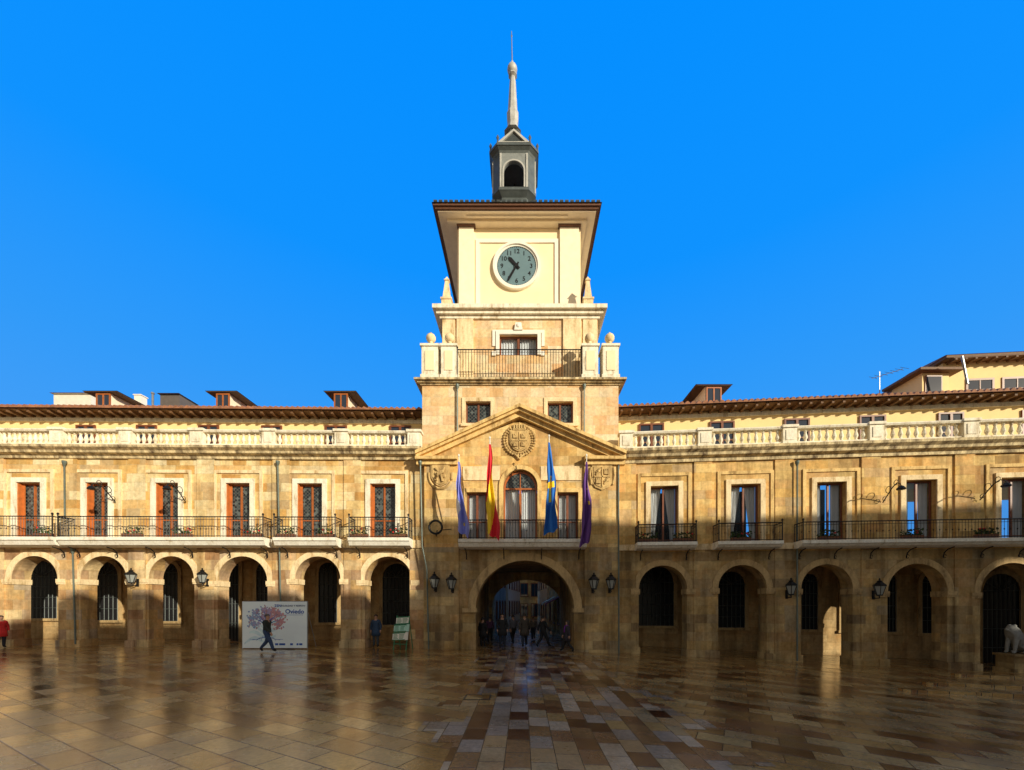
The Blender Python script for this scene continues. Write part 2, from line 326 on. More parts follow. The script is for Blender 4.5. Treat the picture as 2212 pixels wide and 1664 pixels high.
def railing_mesh(m,fr,a,b,v0,v1,z0,z1,sides=True,sp=.14,w=.011):
    def run(p,q):
        n=max(1,int(math.dist(p,q)/sp))
        m.tube([(*p,z1),(*q,z1)],.028,6); m.tube([(*p,z0+.06),(*q,z0+.06)],.018,5); m.tube([(*p,z1-.14),(*q,z1-.14)],.012,5)
        for i in range(n+1):
            x=p[0]+(q[0]-p[0])*i/n; y=p[1]+(q[1]-p[1])*i/n
            m.tube([(x,y,z0),(x,y,z1)],w*(1.8 if i in(0,n) else 1),4)
            if i%2==0: m.ell((x,y,z0+.42),.026,.026,.05,5,4)
    P=[fr.w(a,v1,0)[:2],fr.w(b,v1,0)[:2]]; run(*P)
    if sides: run(fr.w(a,v0,0)[:2],P[0]); run(P[1],fr.w(b,v0,0)[:2])
    for p in P:
        m.tube([(*p,z0),(*p,z1+.08)],.03,6); m.ell((*p,z1+.13),.055,.055,.065,8,5)
def balcony(fr,pa,pb,ztop,zbot,zrail,v=.85,th=None):
    a=fr.U(pa,v); b=fr.U(pb,v); m=MB()
    m.extr(fr,[(0.1,ztop),(v+.05,ztop),(v+.05,ztop-.16),(v-.02,ztop-.19),(v-.12,zbot+.06),(.5,zbot),(.1,zbot)],a-.05,b+.05)
    o=m.build('balcony',M['slab'],TH)
    m=MB(); railing_mesh(m,fr,a,b,.1,v,ztop,zrail); m.build('railing',M['iron'],TH,o)
    n=max(2,round((b-a)/1.6))
    for i in range(n):
        u=a+.25+(b-a-.5)*i/(n-1); m=MB()
        m.tube([fr.w(u,.05,zbot-.5),fr.w(u,.10,zbot-.25),fr.w(u,.3,zbot-.1),fr.w(u,.62,zbot-.03)],.028,5)
        m.tube([fr.w(u,.12+.09*cos(t)*1.,zbot-.42+.09*sin(t)) for t in [k*pi/4 for k in range(8)]],.018,5); m.build('bracket',M['iron'],TH,o)
def wing(fr,uL,uR,zf,arches,wins,bal,peds,pils,attic,wst,glass,wood,side,px_mid):
    base_z=-1.4
    zb1=zf(1183 if side=='R' else 1180,.8); zt1=zf(1168 if side=='R' else 1161,.8); zrail=zf(1129 if side=='R' else 1117,.8)
    zc=zf(993); zct=zf(967 if side=='R' else 971); zbt=zf(929 if side=='R' else 936)
    crown=zf(1220 if side=='R' else 1202)
    low=M['pillar'] if side=='L' else M['stoneRshade']; lowtrim=M['trim'] if side=='L' else M['ochreshade']
    # arcade wall
    m=MB(); ops=[]
    for l,r in arches:
        a,b=fr.U(l),fr.U(r); ops.append((a,b,base_z,crown-(b-a)/2,1))
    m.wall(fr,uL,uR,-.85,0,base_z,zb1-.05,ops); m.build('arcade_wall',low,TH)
    for a,b,_,zs,_2 in ops:
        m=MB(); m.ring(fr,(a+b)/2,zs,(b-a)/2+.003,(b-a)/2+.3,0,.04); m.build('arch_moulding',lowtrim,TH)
        for x0,x1 in ((a-.42,a+.05),(b-.05,b+.42)):
            m=MB(); m.box(fr,x0,x1,-.87,.09,zs-.2,zs); m.box(fr,x0,x1,-.86,.06,zs-.28,zs-.2); m.build('impost',lowtrim,TH)
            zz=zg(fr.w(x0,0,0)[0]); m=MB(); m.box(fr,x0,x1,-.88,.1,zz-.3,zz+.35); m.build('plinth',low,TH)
    # inner arcade
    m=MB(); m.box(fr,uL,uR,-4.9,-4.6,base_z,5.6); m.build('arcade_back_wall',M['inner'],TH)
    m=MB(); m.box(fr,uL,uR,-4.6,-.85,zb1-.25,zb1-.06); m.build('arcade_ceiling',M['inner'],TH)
    # upper wall
    m=MB(); ops=[(fr.U(l),fr.U(r),zt1,zf(1044),0) for l,r in wins]
    m.wall(fr,uL,uR,-.55,0,zb1-.05,zc,ops); m.build('upper_wall',M['stoneL'] if side=='L' else M['stoneR'],TH)
    for i,(a,b,z0,z1,_) in enumerate(ops):
        o=window(fr,a+.02,b-.02,z0,z1-.02,-.26,wood,glass[i],(.36,.08),wst[i],t=.06)
        if side=='L':
            m=MB(); m.box(fr,a+.003,a+.16,-.235,-.2,z0+.02,z1-.02); m.box(fr,a+.003,a+.06,-.2,-.01,z0+.02,z1-.02); m.build('open_shutter',M['shutter'],TH,o)
        m=MB(); m.surround(fr,a,b,z0,z1,.24,0,.08); m.build('window_surround',M['cream'] if side=='L' else M['trim'],TH)
        m=MB(); m.surround(fr,a-.5,b+.5,z0,z1+.52,.16,0,.06); m.build('outer_surround',M['trim'] if side=='L' else M['ochre'],TH)
    m=MB(); m.box(fr,uL,uR,-.02,.14,zb1+.02,zt1-.02); m.build('string_course',M['trim'],TH)
    for p in pils:
        u=fr.U(p); zz=zg(fr.w(u,0,0)[0]); m=MB(); m.box(fr,u-.45,u+.45,-.02,.07,zt1-.03,zc+.02); m.build('pilaster',M['stoneL'] if side=='L' else M['stoneR'],TH)
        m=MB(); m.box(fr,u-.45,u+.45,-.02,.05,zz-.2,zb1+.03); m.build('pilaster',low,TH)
    # cornice
    m=MB(); h=zct-zc
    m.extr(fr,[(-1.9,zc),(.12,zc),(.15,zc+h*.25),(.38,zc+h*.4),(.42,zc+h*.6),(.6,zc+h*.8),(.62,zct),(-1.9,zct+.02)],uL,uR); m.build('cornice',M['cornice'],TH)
    # balustrade
    for i in range(len(peds)-1):
        u0=fr.U(peds[i],.3)+.33; u1=fr.U(peds[i+1],.3)-.33
        m=MB(); m.box(fr,u0,u1,.12,.46,zct-.01,zct+.12); m.extr(fr,[(.1,zbt-.13),(.48,zbt-.13),(.52,zbt-.05),(.48,zbt),(.1,zbt),(.06,zbt-.05)],u0-.01,u1+.01); o=m.build('balustrade',M['cream'],TH)
        n=10; z0=zct+.12; H=zbt-.13-z0
        for k in range(n):
            u=u0+(u1-u0)*(k+.5)/n; p=fr.w(u,.29,z0); m=MB()
            m.lathe(p,[(r,q*H) for r,q in ((.085,0),(.085,.08),(.05,.13),(.06,.2),(.105,.36),(.09,.5),(.055,.7),(.048,.78),(.08,.84),(.05,.9),(.09,.93),(.09,1))],10); m.build('baluster',M['cream'],TH,o,False)
    for p in peds:
        u=fr.U(p,.3); m=MB(); m.box(fr,u-.33,u+.33,.06,.5,zct-.02,zbt-.08); m.box(fr,u-.39,u+.39,0,.57,zbt-.08,zbt+.05); m.box(fr,u-.2,u+.2,.49,.53,zct+.2,zbt-.2); m.box(fr,u-.37,u+.37,.02,.55,zct-.01,zct+.12); m.build('balustrade_pedestal',M['cream'],TH)
    # attic
    zE=fr.Z(px_mid,886 if side=='L' else 868,-.9)
    m=MB(); m.box(fr,uL,uR,-2.2,-1.8,zct-.3,zE+.1); m.build('attic_wall',M['paint'],TH)
    m=MB(); m.box(fr,uL,uR,-1.8,-1.7,zE-.32,zE-.1); m.build('attic_frieze',M['cream'],TH)
    for l,r,yt in attic:
        a=fr.U(l,-1.8); b=fr.U(r,-1.8); zt=fr.Z(l,yt,-1.8)
        window(fr,a,b,zct+.1,zt,-1.74,M['wood2'],M['glass'],(.5,),t=.09)
    m=MB(); N=int((uR-uL)/.55)
    m.box(fr,uL,uR,-7,-.95,zE+.02,zE+.07)
    for i in range(N): 
        u=uL+.3+i*.55; m.box(fr,u-.06,u+.06,-1.8,-.98,zE-.12,zE+.03)
    m.build('eave_rafters',M['eave'],TH)
    # roof tiles
    m=MB(); n=int((uR-uL)/.30); seg=6; rows=[(-.82,zE+.07),(-3.5,zE+.9),(-7,zE+2.0)]; pr=[]
    for i in range(n*seg+1):
        u=uL+(uR-uL)*i/(n*seg); ph=abs(sin(pi*i/seg)); pr.append((u,ph*.15))
    for i in range(len(pr)-1):
        for (v0,z0),(v1,z1) in zip(rows,rows[1:]):
            m.face([fr.w(pr[i][0],v0,z0+pr[i][1]),fr.w(pr[i+1][0],v0,z0+pr[i+1][1]),fr.w(pr[i+1][0],v1,z1+pr[i+1][1]),fr.w(pr[i][0],v1,z1+pr[i][1])])
        m.face([fr.w(pr[i][0],-.82,zE+.05),fr.w(pr[i+1][0],-.82,zE+.05),fr.w(pr[i+1][0],-.82,zE+.07+pr[i+1][1]),fr.w(pr[i][0],-.82,zE+.07+pr[i][1])])
    m.face([fr.w(uL,-7,zE+2),fr.w(uR,-7,zE+2),fr.w(uR,-13,zE),fr.w(uL,-13,zE)])
    m.build('roof',M['tile'],TH)
    for pa,pb in bal: balcony(fr,pa,pb,zt1,zb1,zrail)
    return dict(zb1=zb1,zt1=zt1,zrail=zrail,zc=zc,zct=zct,zbt=zbt,zE=zE)
LATT=[M['lattice']]*6
ZL=wing(L,-5,L.len,lambda y,v=0:L.Z(450,y,v),[(-128,-25),(25,126),(174,275),(322,420),(470,578),(638,736),(788,890)],
  [(37,90),(187,236),(337,387),(489,541),(643,697),(800,855)],[(-60,113),(125,568),(592,724),(754,882)],[-10,130,278,430,584,740,896],[-8,150,298,446,608,762,904],
  [(166,208,919),(296,340,919),(430,474,919),(566,610,920),(703,750,920),(842,888,920)],[False]*6,LATT,M['wood'],'L',450)
ZR=wing(R,0,R.len+9,lambda y,v=0:R.Z(1700,y,v),[(1380,1484),(1551,1656),(1730,1842),(1917,2046),(2117,2258)],
  [(1405,1465),(1578,1642),(1763,1827),(1955,2022),(2160,2232)],[(1379,1504),(1553,1690),(1735,2255)],[1352,1520,1702,1888,2090,2300],[1355,1518,1693,1880,2082],
  [(1380,1434,917),(1532,1586,912),(1693,1748,906),(1855,1912,899),(2025,2080,893),(2205,2260,887)],['tied','tied','part','part','part'],[M['glassT']]*5,M['wood2'],'R',1700)
# arcade back windows (grilles)
def grille(fr,pa,pb,yt,yb,v=-4.6):
    a=fr.U(pa,v); b=fr.U(pb,v); zt=fr.Z((pa+pb)/2,yt,v); zb=fr.Z((pa+pb)/2,yb,v); r=(b-a)/2; zs=zt-r; c=(a+b)/2
    m=MB(); m.prism(fr,[(a,zb),(b,zb)]+[(c+r*cos(pi*i/14),zs+r*sin(pi*i/14)) for i in range(15)],v,v+.04); o=m.build('grilled_window',M['gglass'],TH)
    m=MB(); n=max(4,int((b-a)/.24))
    for i in range(n+1):
        u=a+(b-a)*i/n; h=zs+math.sqrt(max(0,r*r-(u-c)**2)); m.tube([fr.w(u,v+.1,zb),fr.w(u,v+.1,h)],.02,4)
    for k in range(5): z=zb+(zs-zb)*k/4; m.tube([fr.w(a,v+.1,z),fr.w(b,v+.1,z)],.022,4)
    for k in range(1,6): t=pi*k/6; m.tube([fr.w(c,v+.1,zs),fr.w(c+r*cos(t),v+.1,zs+r*sin(t))],.02,4)
    m.build('grille',M['lead'],TH,o)
    m=MB(); m.ring(fr,c,zs,r,r+.24,v,v+.1); m.box(fr,a-.24,a,v,v+.1,zb,zs); m.box(fr,b,b+.24,v,v+.1,zb,zs); m.box(fr,a-.3,b+.3,v,v+.14,zb-.16,zb); m.build('stone_surround',M['ochreshade'],TH,o)
for a in ((57,126,1212,1336),(200,257,1214,1340),(342,386,1216,1342),(490,517,1208,1388),(556,590,1216,1300),(690,729,1216,1345),(828,887,1218,1350)): grille(L,*a)
for a in ((1379,1454,1222,1352),(1551,1607,1235,1356),(1730,1764,1240,1360),(1820,1850,1240,1362),(1905,1933,1240,1365),(1990,2030,1240,1368),(2120,2200,1240,1440)): grille(R,*a)
# ---------------- centre block
C=flat(21.3)
cu=lambda p:C.U(p); cz=lambda p:C.Z(0,p)
m=MB(); aL,aR=cu(1028),cu(1240); zs=cz(1314)
m.wall(C,cu(915),cu(1337),-.7,0,-1.4,cz(1183),[(aL,aR,-1.4,zs,.97)]); m.build('archway_wall',M['stoneRshade'],TH)
m=MB(); m.ring(C,(aL+aR)/2,zs,(aR-aL)/2+.003,(aR-aL)/2+.42,0,.05,k=.97); m.build('archway_moulding',M['ochreshade'],TH)
for x0,x1 in ((aL-.7,aL+.04),(aR-.04,aR+.7)):
    m=MB(); m.box(C,x0,x1,-.72,.08,zs-.22,zs); m.build('impost',M['ochreshade'],TH)
m=MB(); wz0=cz(1172)
cw=[(1008,1052,1064),(1087,1161,1052),(1204,1249,1064)]
ops=[(cu(a),cu(b),wz0,cz(t),1 if i==1 else 0) for i,(a,b,t) in enumerate(cw)]
m.wall(C,cu(915),cu(1337),-.6,0,cz(1183),cz(986),ops); m.build('central_wall',M['stoneC'],TH)
for i,(a,b,z0,z1,ar) in enumerate(ops):
    window(C,a+.02,b-.02,z0,z1-.01,-.22,M['wood'] if ar else M['wood2'],M['glassT'],(.42,),'full',arch=bool(ar),t=.085)
    m=MB()
    if ar:
        m.ring(C,(a+b)/2,z1,(b-a)/2+.003,(b-a)/2+.22,0,.09); m.box(C,a-.22,a,0,.09,z0,z1); m.box(C,b,b+.22,0,.09,z0,z1)
    else: m.surround(C,a,b,z0,z1,.2,0,.08)
    m.build('window_surround',M['ochre'],TH)
for pa,pb in ((918,992),(1262,1334)):
    m=MB(); m.box(C,cu(pa),cu(pb),-.02,.14,cz(1183),cz(986)); m.build('pilaster',M['stoneC'],TH)
    m=MB(); m.box(C,cu(pa),cu(pb),-.02,.14,-1,cz(1183)); m.build('pilaster',M['stoneRshade'],TH)
for pa,pb in ((1000,1080),(1168,1256)):
    m=MB(); m.box(C,cu(pa),cu(pb),-.02,.05,cz(1038),cz(1008)); m.build('inscription_panel',M['trim'],TH)
balcony(C,992,1266,cz(1168)-.05,cz(1186)-.05,C.Z(0,1124,.85),.9)
# pediment
zb=cz(990); za=cz(882); ul=C.U(897,.5); ur=C.U(1353,.5); ua=C.U(1122,.5)
m=MB(); m.prism(C,[(cu(915),zb),(cu(1337),zb),(ua+.3,za-.75),(ua-.3,za-.75)],-.5,-.02)
m.build('tympanum',M['stoneC'],TH)
m=MB()
for (u0,u1) in ((ul,ua),(ua,ur)):
    lo=(u0,zb) if u0==ul else (u1,zb); hi=(ua,za-.0)
    for (dv,d0,d1) in ((.55,0,.17),(.42,.17,.3),(.2,.3,.52)):
        m.prism(C,[(lo[0],lo[1]+.22-d1),(lo[0],lo[1]+.22-d0),(hi[0],hi[1]-d0),(hi[0],hi[1]-d1)],-.5,dv)
m.build('raking_cornice',M['ochre'],TH)
for (a,b) in ((ul,cu(990)),(cu(1262),ur)):
    m=MB(); m.box(C,a,b,-.02,.3,zb-.42,zb-.2); m.box(C,a-.02,b,-.02,.5,zb-.2,zb-.05); m.build('cornice_return',M['ochre'],TH)
# coats of arms
def shield(m,fr,uc,zc,w,h,v0,v1):
    m.prism(fr,[(uc-w,zc+h),(uc+w,zc+h),(uc+w,zc-.2*h),(uc+.6*w,zc-.75*h),(uc,zc-h),(uc-.6*w,zc-.75*h),(uc-w,zc-.2*h)],v0,v1)
uc=cu(1122); zc=cz(952); m=MB()
m.prism(C,[(uc+.72*cos(t),zc+.72*sin(t)) for t in [k*2*pi/28 for k in range(28)]],-.02,.03)
for k in range(34):
    t=k*2*pi/34
    for rr,sz in ((.80,.075),(.69,.05)): p=C.w(uc+rr*cos(t),.06,zc+rr*sin(t)); m.ell(p,sz,.07,sz,6,4)
shield(m,C,uc,zc-.06,.50,.56,.03,.12); shield(m,C,uc,zc-.06,.43,.49,.12,.15)
m.box(C,uc-.02,uc+.02,.15,.19,zc-.48,zc+.38); m.box(C,uc-.4,uc+.4,.15,.19,zc-.08,zc-.04)
for sx,sz in ((-.21,.17),(.21,.17),(-.19,-.26),(.19,-.26)):
    m.box(C,uc+sx-.11,uc+sx+.11,.15,.21,zc+sz-.1,zc+sz+.05); m.ell(C.w(uc+sx,.19,zc+sz+.05),.07,.05,.07,6,4)
    for k in (-.09,0,.09): m.box(C,uc+sx+k-.025,uc+sx+k+.025,.15,.205,zc+sz+.05,zc+sz+.13)
for k in range(5): m.box(C,uc-.3+k*.13,uc-.22+k*.13,-.02,.18,zc+.55,zc+.78)
m.box(C,uc-.34,uc+.34,-.02,.16,zc+.5,zc+.58); m.ell(C.w(uc,.1,zc+.84),.07,.06,.07,6,5)
for sg in (-1,1): m.tube([C.w(uc+sg*.3,.1,zc-.72),C.w(uc+sg*.1,.1,zc-.88),C.w(uc,.1,zc-1.0)],.05,5)
m.build('coat_of_arms',M['relief'],TH)
for p,q in ((953,1028),(1299,1033)):
    u=cu(p); z=cz(q); m=MB()
    if p<1000:
        shield(m,C,u,z,.5,.64,.13,.22); shield(m,C,u,z,.42,.55,.22,.25)
        m.tube([C.w(u+.62*cos(t),.16,z+.72*sin(t)) for t in [pi*.95+k*pi*1.1/14 for k in range(15)]],.07,5)
        m.tube([C.w(u-.22,.29,z-.32),C.w(u-.1,.32,z),C.w(u+.12,.32,z+.12),C.w(u+.24,.3,z+.34)],[.08,.12,.11,.07],6); m.tube([C.w(u+.14,.29,z-.38),C.w(u+.05,.31,z),C.w(u-.24,.3,z+.34)],.065,5)
        m.ell(C.w(u+.2,.28,z-.1),.1,.06,.1,6,4); m.ell(C.w(u-.22,.28,z+.05),.09,.06,.09,6,4)
    else:
        P=[(u-.52,z+.62),(u+.52,z+.62),(u+.52,z-.3),(u+.36,z-.54),(u,z-.68),(u-.36,z-.54),(u-.52,z-.3)]
        m.prism(C,P,.13,.22); m.prism(C,[(u+(a-u)*.84,z+(b-z)*.84) for a,b in P],.22,.25)
        m.box(C,u-.03,u+.03,.25,.30,z-.5,z+.5); m.box(C,u-.42,u+.42,.25,.30,z-.03,z+.03)
        for sx,sz in ((-.21,.25),(.21,-.22)):
            m.tube([C.w(u+sx-.12,.26,z+sz-.15),C.w(u+sx,.30,z+sz),C.w(u+sx+.1,.28,z+sz+.16)],[.06,.09,.06],5); m.box(C,u+sx-.14,u+sx+.12,.25,.3,z+sz-.03,z+sz+.03)
        for sx,sz in ((.21,.25),(-.21,-.22)):
            m.box(C,u+sx-.12,u+sx+.12,.25,.32,z+sz-.14,z+sz+.05)
            for k in (-.09,0,.09): m.box(C,u+sx+k-.03,u+sx+k+.03,.25,.32,z+sz+.05,z+sz+.15)
        for sg in (-1,1): m.tube([C.w(u+sg*.58,.18,z+.5),C.w(u+sg*.64,.2,z+.1),C.w(u+sg*.55,.18,z-.4)],.06,5)
    for k in range(3): m.box(C,u-.3+k*.23,u-.15+k*.23,.13,.24,z+.66,z+.82)
    m.build('carved_shield',M['relief'],TH)
# passage
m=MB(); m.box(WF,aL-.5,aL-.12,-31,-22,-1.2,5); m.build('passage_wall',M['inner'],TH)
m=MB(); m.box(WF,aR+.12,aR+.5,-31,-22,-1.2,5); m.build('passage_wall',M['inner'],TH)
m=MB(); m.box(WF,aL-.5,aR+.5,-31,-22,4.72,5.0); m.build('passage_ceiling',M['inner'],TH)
m=MB(); m.wall(flat(31),-9,9,-.5,0,-1.2,9,[(-2.35,2.9,-1.2,2.2,.75)]); m.build('rear_arch_wall',M['pillar'],TH)
# ---------------- tower
T=flat(21.9); tu=lambda p:T.U(p); tz=lambda p:T.Z(0,p)
m=MB(); ops=[(tu(1006),tu(1060),tz(914),tz(868),0),(tu(1183),tu(1238),tz(914),tz(868),0)]
m.wall(T,tu(912),tu(1336),-.6,0,9,tz(832),ops); m.box(T,tu(912),tu(912)+.5,-9.5,-.6,9,tz(832)); m.box(T,tu(1336)-.5,tu(1336),-9.5,-.6,9,tz(832)); m.box(T,tu(912)+.5,tu(1336)-.5,-2,-1.2,9,tz(840))
m.build('tower_base_wall',M['stoneT'],TH)
for a,b,z0,z1,_ in ops:
    window(T,a,b,z0,z1,-.2,M['wood2'],M['lattice'],(),False,t=.07)
    m=MB(); m.surround(T,a,b,z0-.05,z1,.2,0,.06); m.box(T,a-.25,b+.25,0,.12,z0-.2,z0-.05); m.build('window_surround',M['trim'],TH)
def tier(u0,u1,v1,depth,z0,z1,ov,mat,name,fr):
    m=MB(); h=z1-z0
    for k,(a,b,o) in enumerate(((0,.3,.25),(.3,.62,.6),(.62,1,1.))): m.box(fr,u0-ov*o,u1+ov*o,-depth-ov*o,v1+ov*o,z0+h*a,z0+h*b+(.0 if k==2 else .0))
    return m.build(name,mat,TH)
tier(tu(912),tu(1336),0,9.5,tz(833),T.Z(0,815,.35),.36,M['cornice'],'tower_cornice',T)
zt=T.Z(0,815,.35); zp=T.Z(0,748,.2); zr=T.Z(0,753,.2)
for pa,pb in ((909,947),(951,987),(1257,1294),(1301,1338)):
    a,b=T.U(pa,.2),T.U(pb,.2); c=(a+b)/2; h=(b-a)/2-.04; m=MB(); m.box(T,c-h,c+h,-.75,.2,zt-.02,zp); m.box(T,c-h-.07,c+h+.07,-.82,.27,zp,zp+.12); m.box(T,c-h-.06,c+h+.06,-.8,.26,zt-.01,zt+.22)
    o=m.build('terrace_pedestal',M['cream'],TH)
    m=MB(); m.box(T,c-h*.55,c+h*.55,.19,.235,zt+.45,zp-.25); m.build('pedestal_panel',M['clockpaint'],TH,o)
    p=T.w(c,-.12,zp+.12); m=MB(); m.lathe(p,[(.2,0),(.19,.07),(.09,.12),(.075,.22),(.12,.28)],14); m.ell((p[0],p[1],p[2]+.5),.26,.26,.25,16,10); m.ell((p[0],p[1],p[2]+.77),.05,.05,.06,8,5); m.build('ball_finial',M['trim'],TH,o,True)
m=MB(); railing_mesh(m,T,T.U(988,.1),T.U(1256,.1),0,.1,zt,zr,False,.15,.014); m.build('terrace_railing',M['iron'],TH)
# stage one
Sg=flat(23.1); su=lambda p:Sg.U(p); sz=lambda p:Sg.Z(0,p); s0,s1=su(955),su(1291)
m=MB(); wn=(su(1079),su(1161),sz(768),sz(724),0); m.wall(Sg,s0,s1,-.6,0,zt-.3,sz(690),[wn]); m.box(Sg,s0,s0+.5,-8.4,-.6,zt-.3,sz(690)); m.box(Sg,s1-.5,s1,-8.4,-.6,zt-.3,sz(690)); m.box(Sg,s0+.5,s1-.5,-1.8,-1.2,zt-.3,sz(695)); m.build('tower_upper_wall',M['stoneT'],TH)
window(Sg,wn[0],wn[1],wn[2],wn[3],-.2,M['wood2'],M['glassT'],(),'full',t=.09)
m=MB(); m.surround(Sg,wn[0],wn[1],wn[2],wn[3],.2,0,.1); m.surround(Sg,wn[0]-.24,wn[1]+.24,wn[2]+.5,wn[3]+.1,.16,0,.06)
m.box(Sg,wn[0]-.42,wn[0]-.2,0,.08,wn[2]-.05,wn[2]+.2); m.box(Sg,wn[1]+.2,wn[1]+.42,0,.08,wn[2]-.05,wn[2]+.2)
c=(wn[0]+wn[1])/2; m.prism(Sg,[(c-.24,wn[3]+.2),(c+.24,wn[3]+.2),(c+.16,wn[3]+.62),(c-.16,wn[3]+.62)],0,.16); m.ell(Sg.w(c,.16,wn[3]+.45),.13,.06,.13,8,6)
m.build('scrolled_window_surround',M['white'],TH)
for pa,pb in ((955,984),(986,1024),(1215,1256),(1258,1291)):
    m=MB(); m.box(Sg,su(pa)+.03,su(pb)-.03,-.02,.1 if pa in (986,1215) else .06,zt,sz(690)); m.build('pilaster',M['trim'],TH)
tier(s0,s1,0,8.4,sz(691),Sg.Z(0,656,.45),.46,M['cream'],'tower_cornice',Sg)
zk=Sg.Z(0,656,.45)
# obelisks
for p in (965,1270):
    Y=22.95; x=wx(p,Y); cc=(x,Y+.1); zt_=wz(596,Y); m=MB()
    m.frust(cc,.38,zk-.02,.38,zk+.35); m.frust(cc,.44,zk+.35,.44,zk+.45); m.frust(cc,.31,zk+.45,.13,zt_-.25); m.frust(cc,.2,zt_-.25,.2,zt_-.2); m.frust(cc,.17,zt_-.2,.02,zt_+.02); m.build('obelisk',M['trim'],TH)
# clock stage
K=flat(24.); ku=lambda p:K.U(p); kz=lambda p:K.Z(0,p); k0,k1=ku(988),ku(1254); zkt=kz(486)
m=MB(); m.box(K,k0,k1,-7.2,0,zk-.2,zkt+.1); m.build('clock_stage_wall',M['clockpaint'],TH)
for pa,pb in ((992,1024),(1209,1250)):
    m=MB(); m.box(K,ku(pa),ku(pb),-.02,.16,zk-.05,kz(496)); o=m.build('pilaster',M['soffit'],TH)
    m=MB(); m.box(K,ku(pa)-.1,ku(pb)+.1,-.02,.3,kz(496),zkt-.1); m.build('capital',M['brown'],TH,o)
m=MB(); a,b=ku(1036),ku(1198); m.surround(K,a,b,zk-.02,kz(526),.22,-.02,.07); m.build('panel_frame',M['white'],TH)
m=MB(); m.box(K,k0-.12,k1+.12,-7.3,.22,kz(493),zkt-.02); m.build('frieze_band',M['brown'],TH)
# clock
cx_,czz=ku(1116),kz(578); r=51*24/F
def disc(m,r,v0,v1,n=40): m.prism(K,[(cx_+r*cos(2*pi*i/n),czz+r*sin(2*pi*i/n)) for i in range(n)],v0,v1)
m=MB(); disc(m,r*.85,-.02,.09); clk=m.build('clock',M['clockface'],TH)
m=MB(); m.ring(K,cx_,czz,r*.83,r*.90,-.01,.13,0,2*pi,40); m.ring(K,cx_,czz,r*.90,r,-.01,.2,0,2*pi,40); m.build('clock_rim',M['white'],TH,clk)
for i in range(1,13):
    t=pi/2-i*pi/6; text(str(i),.36,K,cx_+r*.62*cos(t),.095,czz+r*.62*sin(t),M['iron'],TH,clk,'numeral',.008)
m=MB()
for i in range(60):
    t=i*pi/30; q=.79 if i%5 else .76; m.prism(K,[(cx_+r*q*cos(t-.012),czz+r*q*sin(t-.012)),(cx_+r*.825*cos(t-.012),czz+r*.825*sin(t-.012)),(cx_+r*.825*cos(t+.012),czz+r*.825*sin(t+.012)),(cx_+r*q*cos(t+.012),czz+r*q*sin(t+.012))],.08,.1)
m.build('minute_marks',M['iron'],TH,clk)
for ang,ln,w,v in ((10.58*30,.52,.075,.125),(35*6,.78,.05,.15)):
    t=pi/2-radians(ang); d=(cos(t),sin(t)); nn=(-sin(t),cos(t)); m=MB()
    m.prism(K,[(cx_+d[0]*r*q+nn[0]*w*s,czz+d[1]*r*q+nn[1]*w*s) for q,s in ((-.16,.9),(-.16,-.9),(ln*.75,-1.3),(ln,0),(ln*.75,1.3))],v,v+.02); m.build('clock_hand',M['iron'],TH,clk)
m=MB(); m.prism(K,[(cx_+.11*cos(2*pi*i/12),czz+.11*sin(2*pi*i/12)) for i in range(12)],.1,.19); m.build('clock_hub',M['iron'],TH,clk)
# eaves and roof of the tower
ec=wx(1116.5,22.9); eh=4.72; ey=22.9+eh; ez=wz(441,22.9)
def sq(m,h,z0,z1): m.solid([(ec-h,ey-h,z0),(ec+h,ey-h,z0),(ec+h,ey+h,z0),(ec-h,ey+h,z0)],[(ec-h,ey-h,z1),(ec+h,ey-h,z1),(ec+h,ey+h,z1),(ec-h,ey+h,z1)])
m=MB(); sq(m,4.5,ez-.22,ez-.08); m.box(flat(0),ec-2.9,ec+2.9,-(ey-4.3),-(ey-4.2),ez-.3,ez-.22); sq(m,4.05,ez-.36,ez-.22); m.build('tower_soffit',M['soffit'],TH)
m=MB(); sq(m,4.62,ez-.16,ez-.06); sq(m,eh,ez-.06,ez+.06); m.build('tower_eave',M['brown'],TH)
m=MB(); m.solid([(ec-eh-.06,ey-eh-.06,ez+.06),(ec+eh+.06,ey-eh-.06,ez+.06),(ec+eh+.06,ey+eh+.06,ez+.06),(ec-eh-.06,ey+eh+.06,ez+.06)],[(ec-1.3,ey-1.3,ez+2.6),(ec+1.3,ey-1.3,ez+2.6),(ec+1.3,ey+1.3,ez+2.6),(ec-1.3,ey+1.3,ez+2.6)])
for k in range(32):
    x=ec-eh+2*eh*(k+.5)/32; m.box(WF,x-.1,x+.1,-(ey-eh+.3),-(ey-eh-.09),ez+.05,ez+.16)
m.build('tower_roof',M['leaddark'],TH)
# belfry
BY=27.6; h=1.36; fw=.92; FY=BY-h; bx=wx(1110,FY); bz=lambda p:wz(p,BY); bf_=lambda p:wz(p,FY); 
q=pi/8
m=MB()
def oct8(s): return [(bx+s*a,BY+s*b) for a,b in ((-fw,-h),(fw,-h),(h,-fw),(h,fw),(fw,h),(-fw,h),(-h,fw),(-h,-fw))]
def ost(m,s0,s1,z0,z1): m.solid([(x,y,z0) for x,y in oct8(s0)],[(x,y,z1) for x,y in oct8(s1)])
ost(m,.95,.95,ez+2.0,bf_(432)); ost(m,.9,.84,bf_(432),bf_(420)); ost(m,.84,1.04,bf_(420),bf_(412)); ost(m,1.05,1.05,bf_(412),bf_(406))
bf=m.build('belfry',M['lead'],TH)
z0=bf_(406); z1=bf_(331)
faces=[((bx-fw,BY-h),(bx+fw,BY-h)),((bx+h,BY-fw),(bx+h,BY+fw)),((bx+fw,BY+h),(bx-fw,BY+h)),((bx-h,BY+fw),(bx-h,BY-fw))]
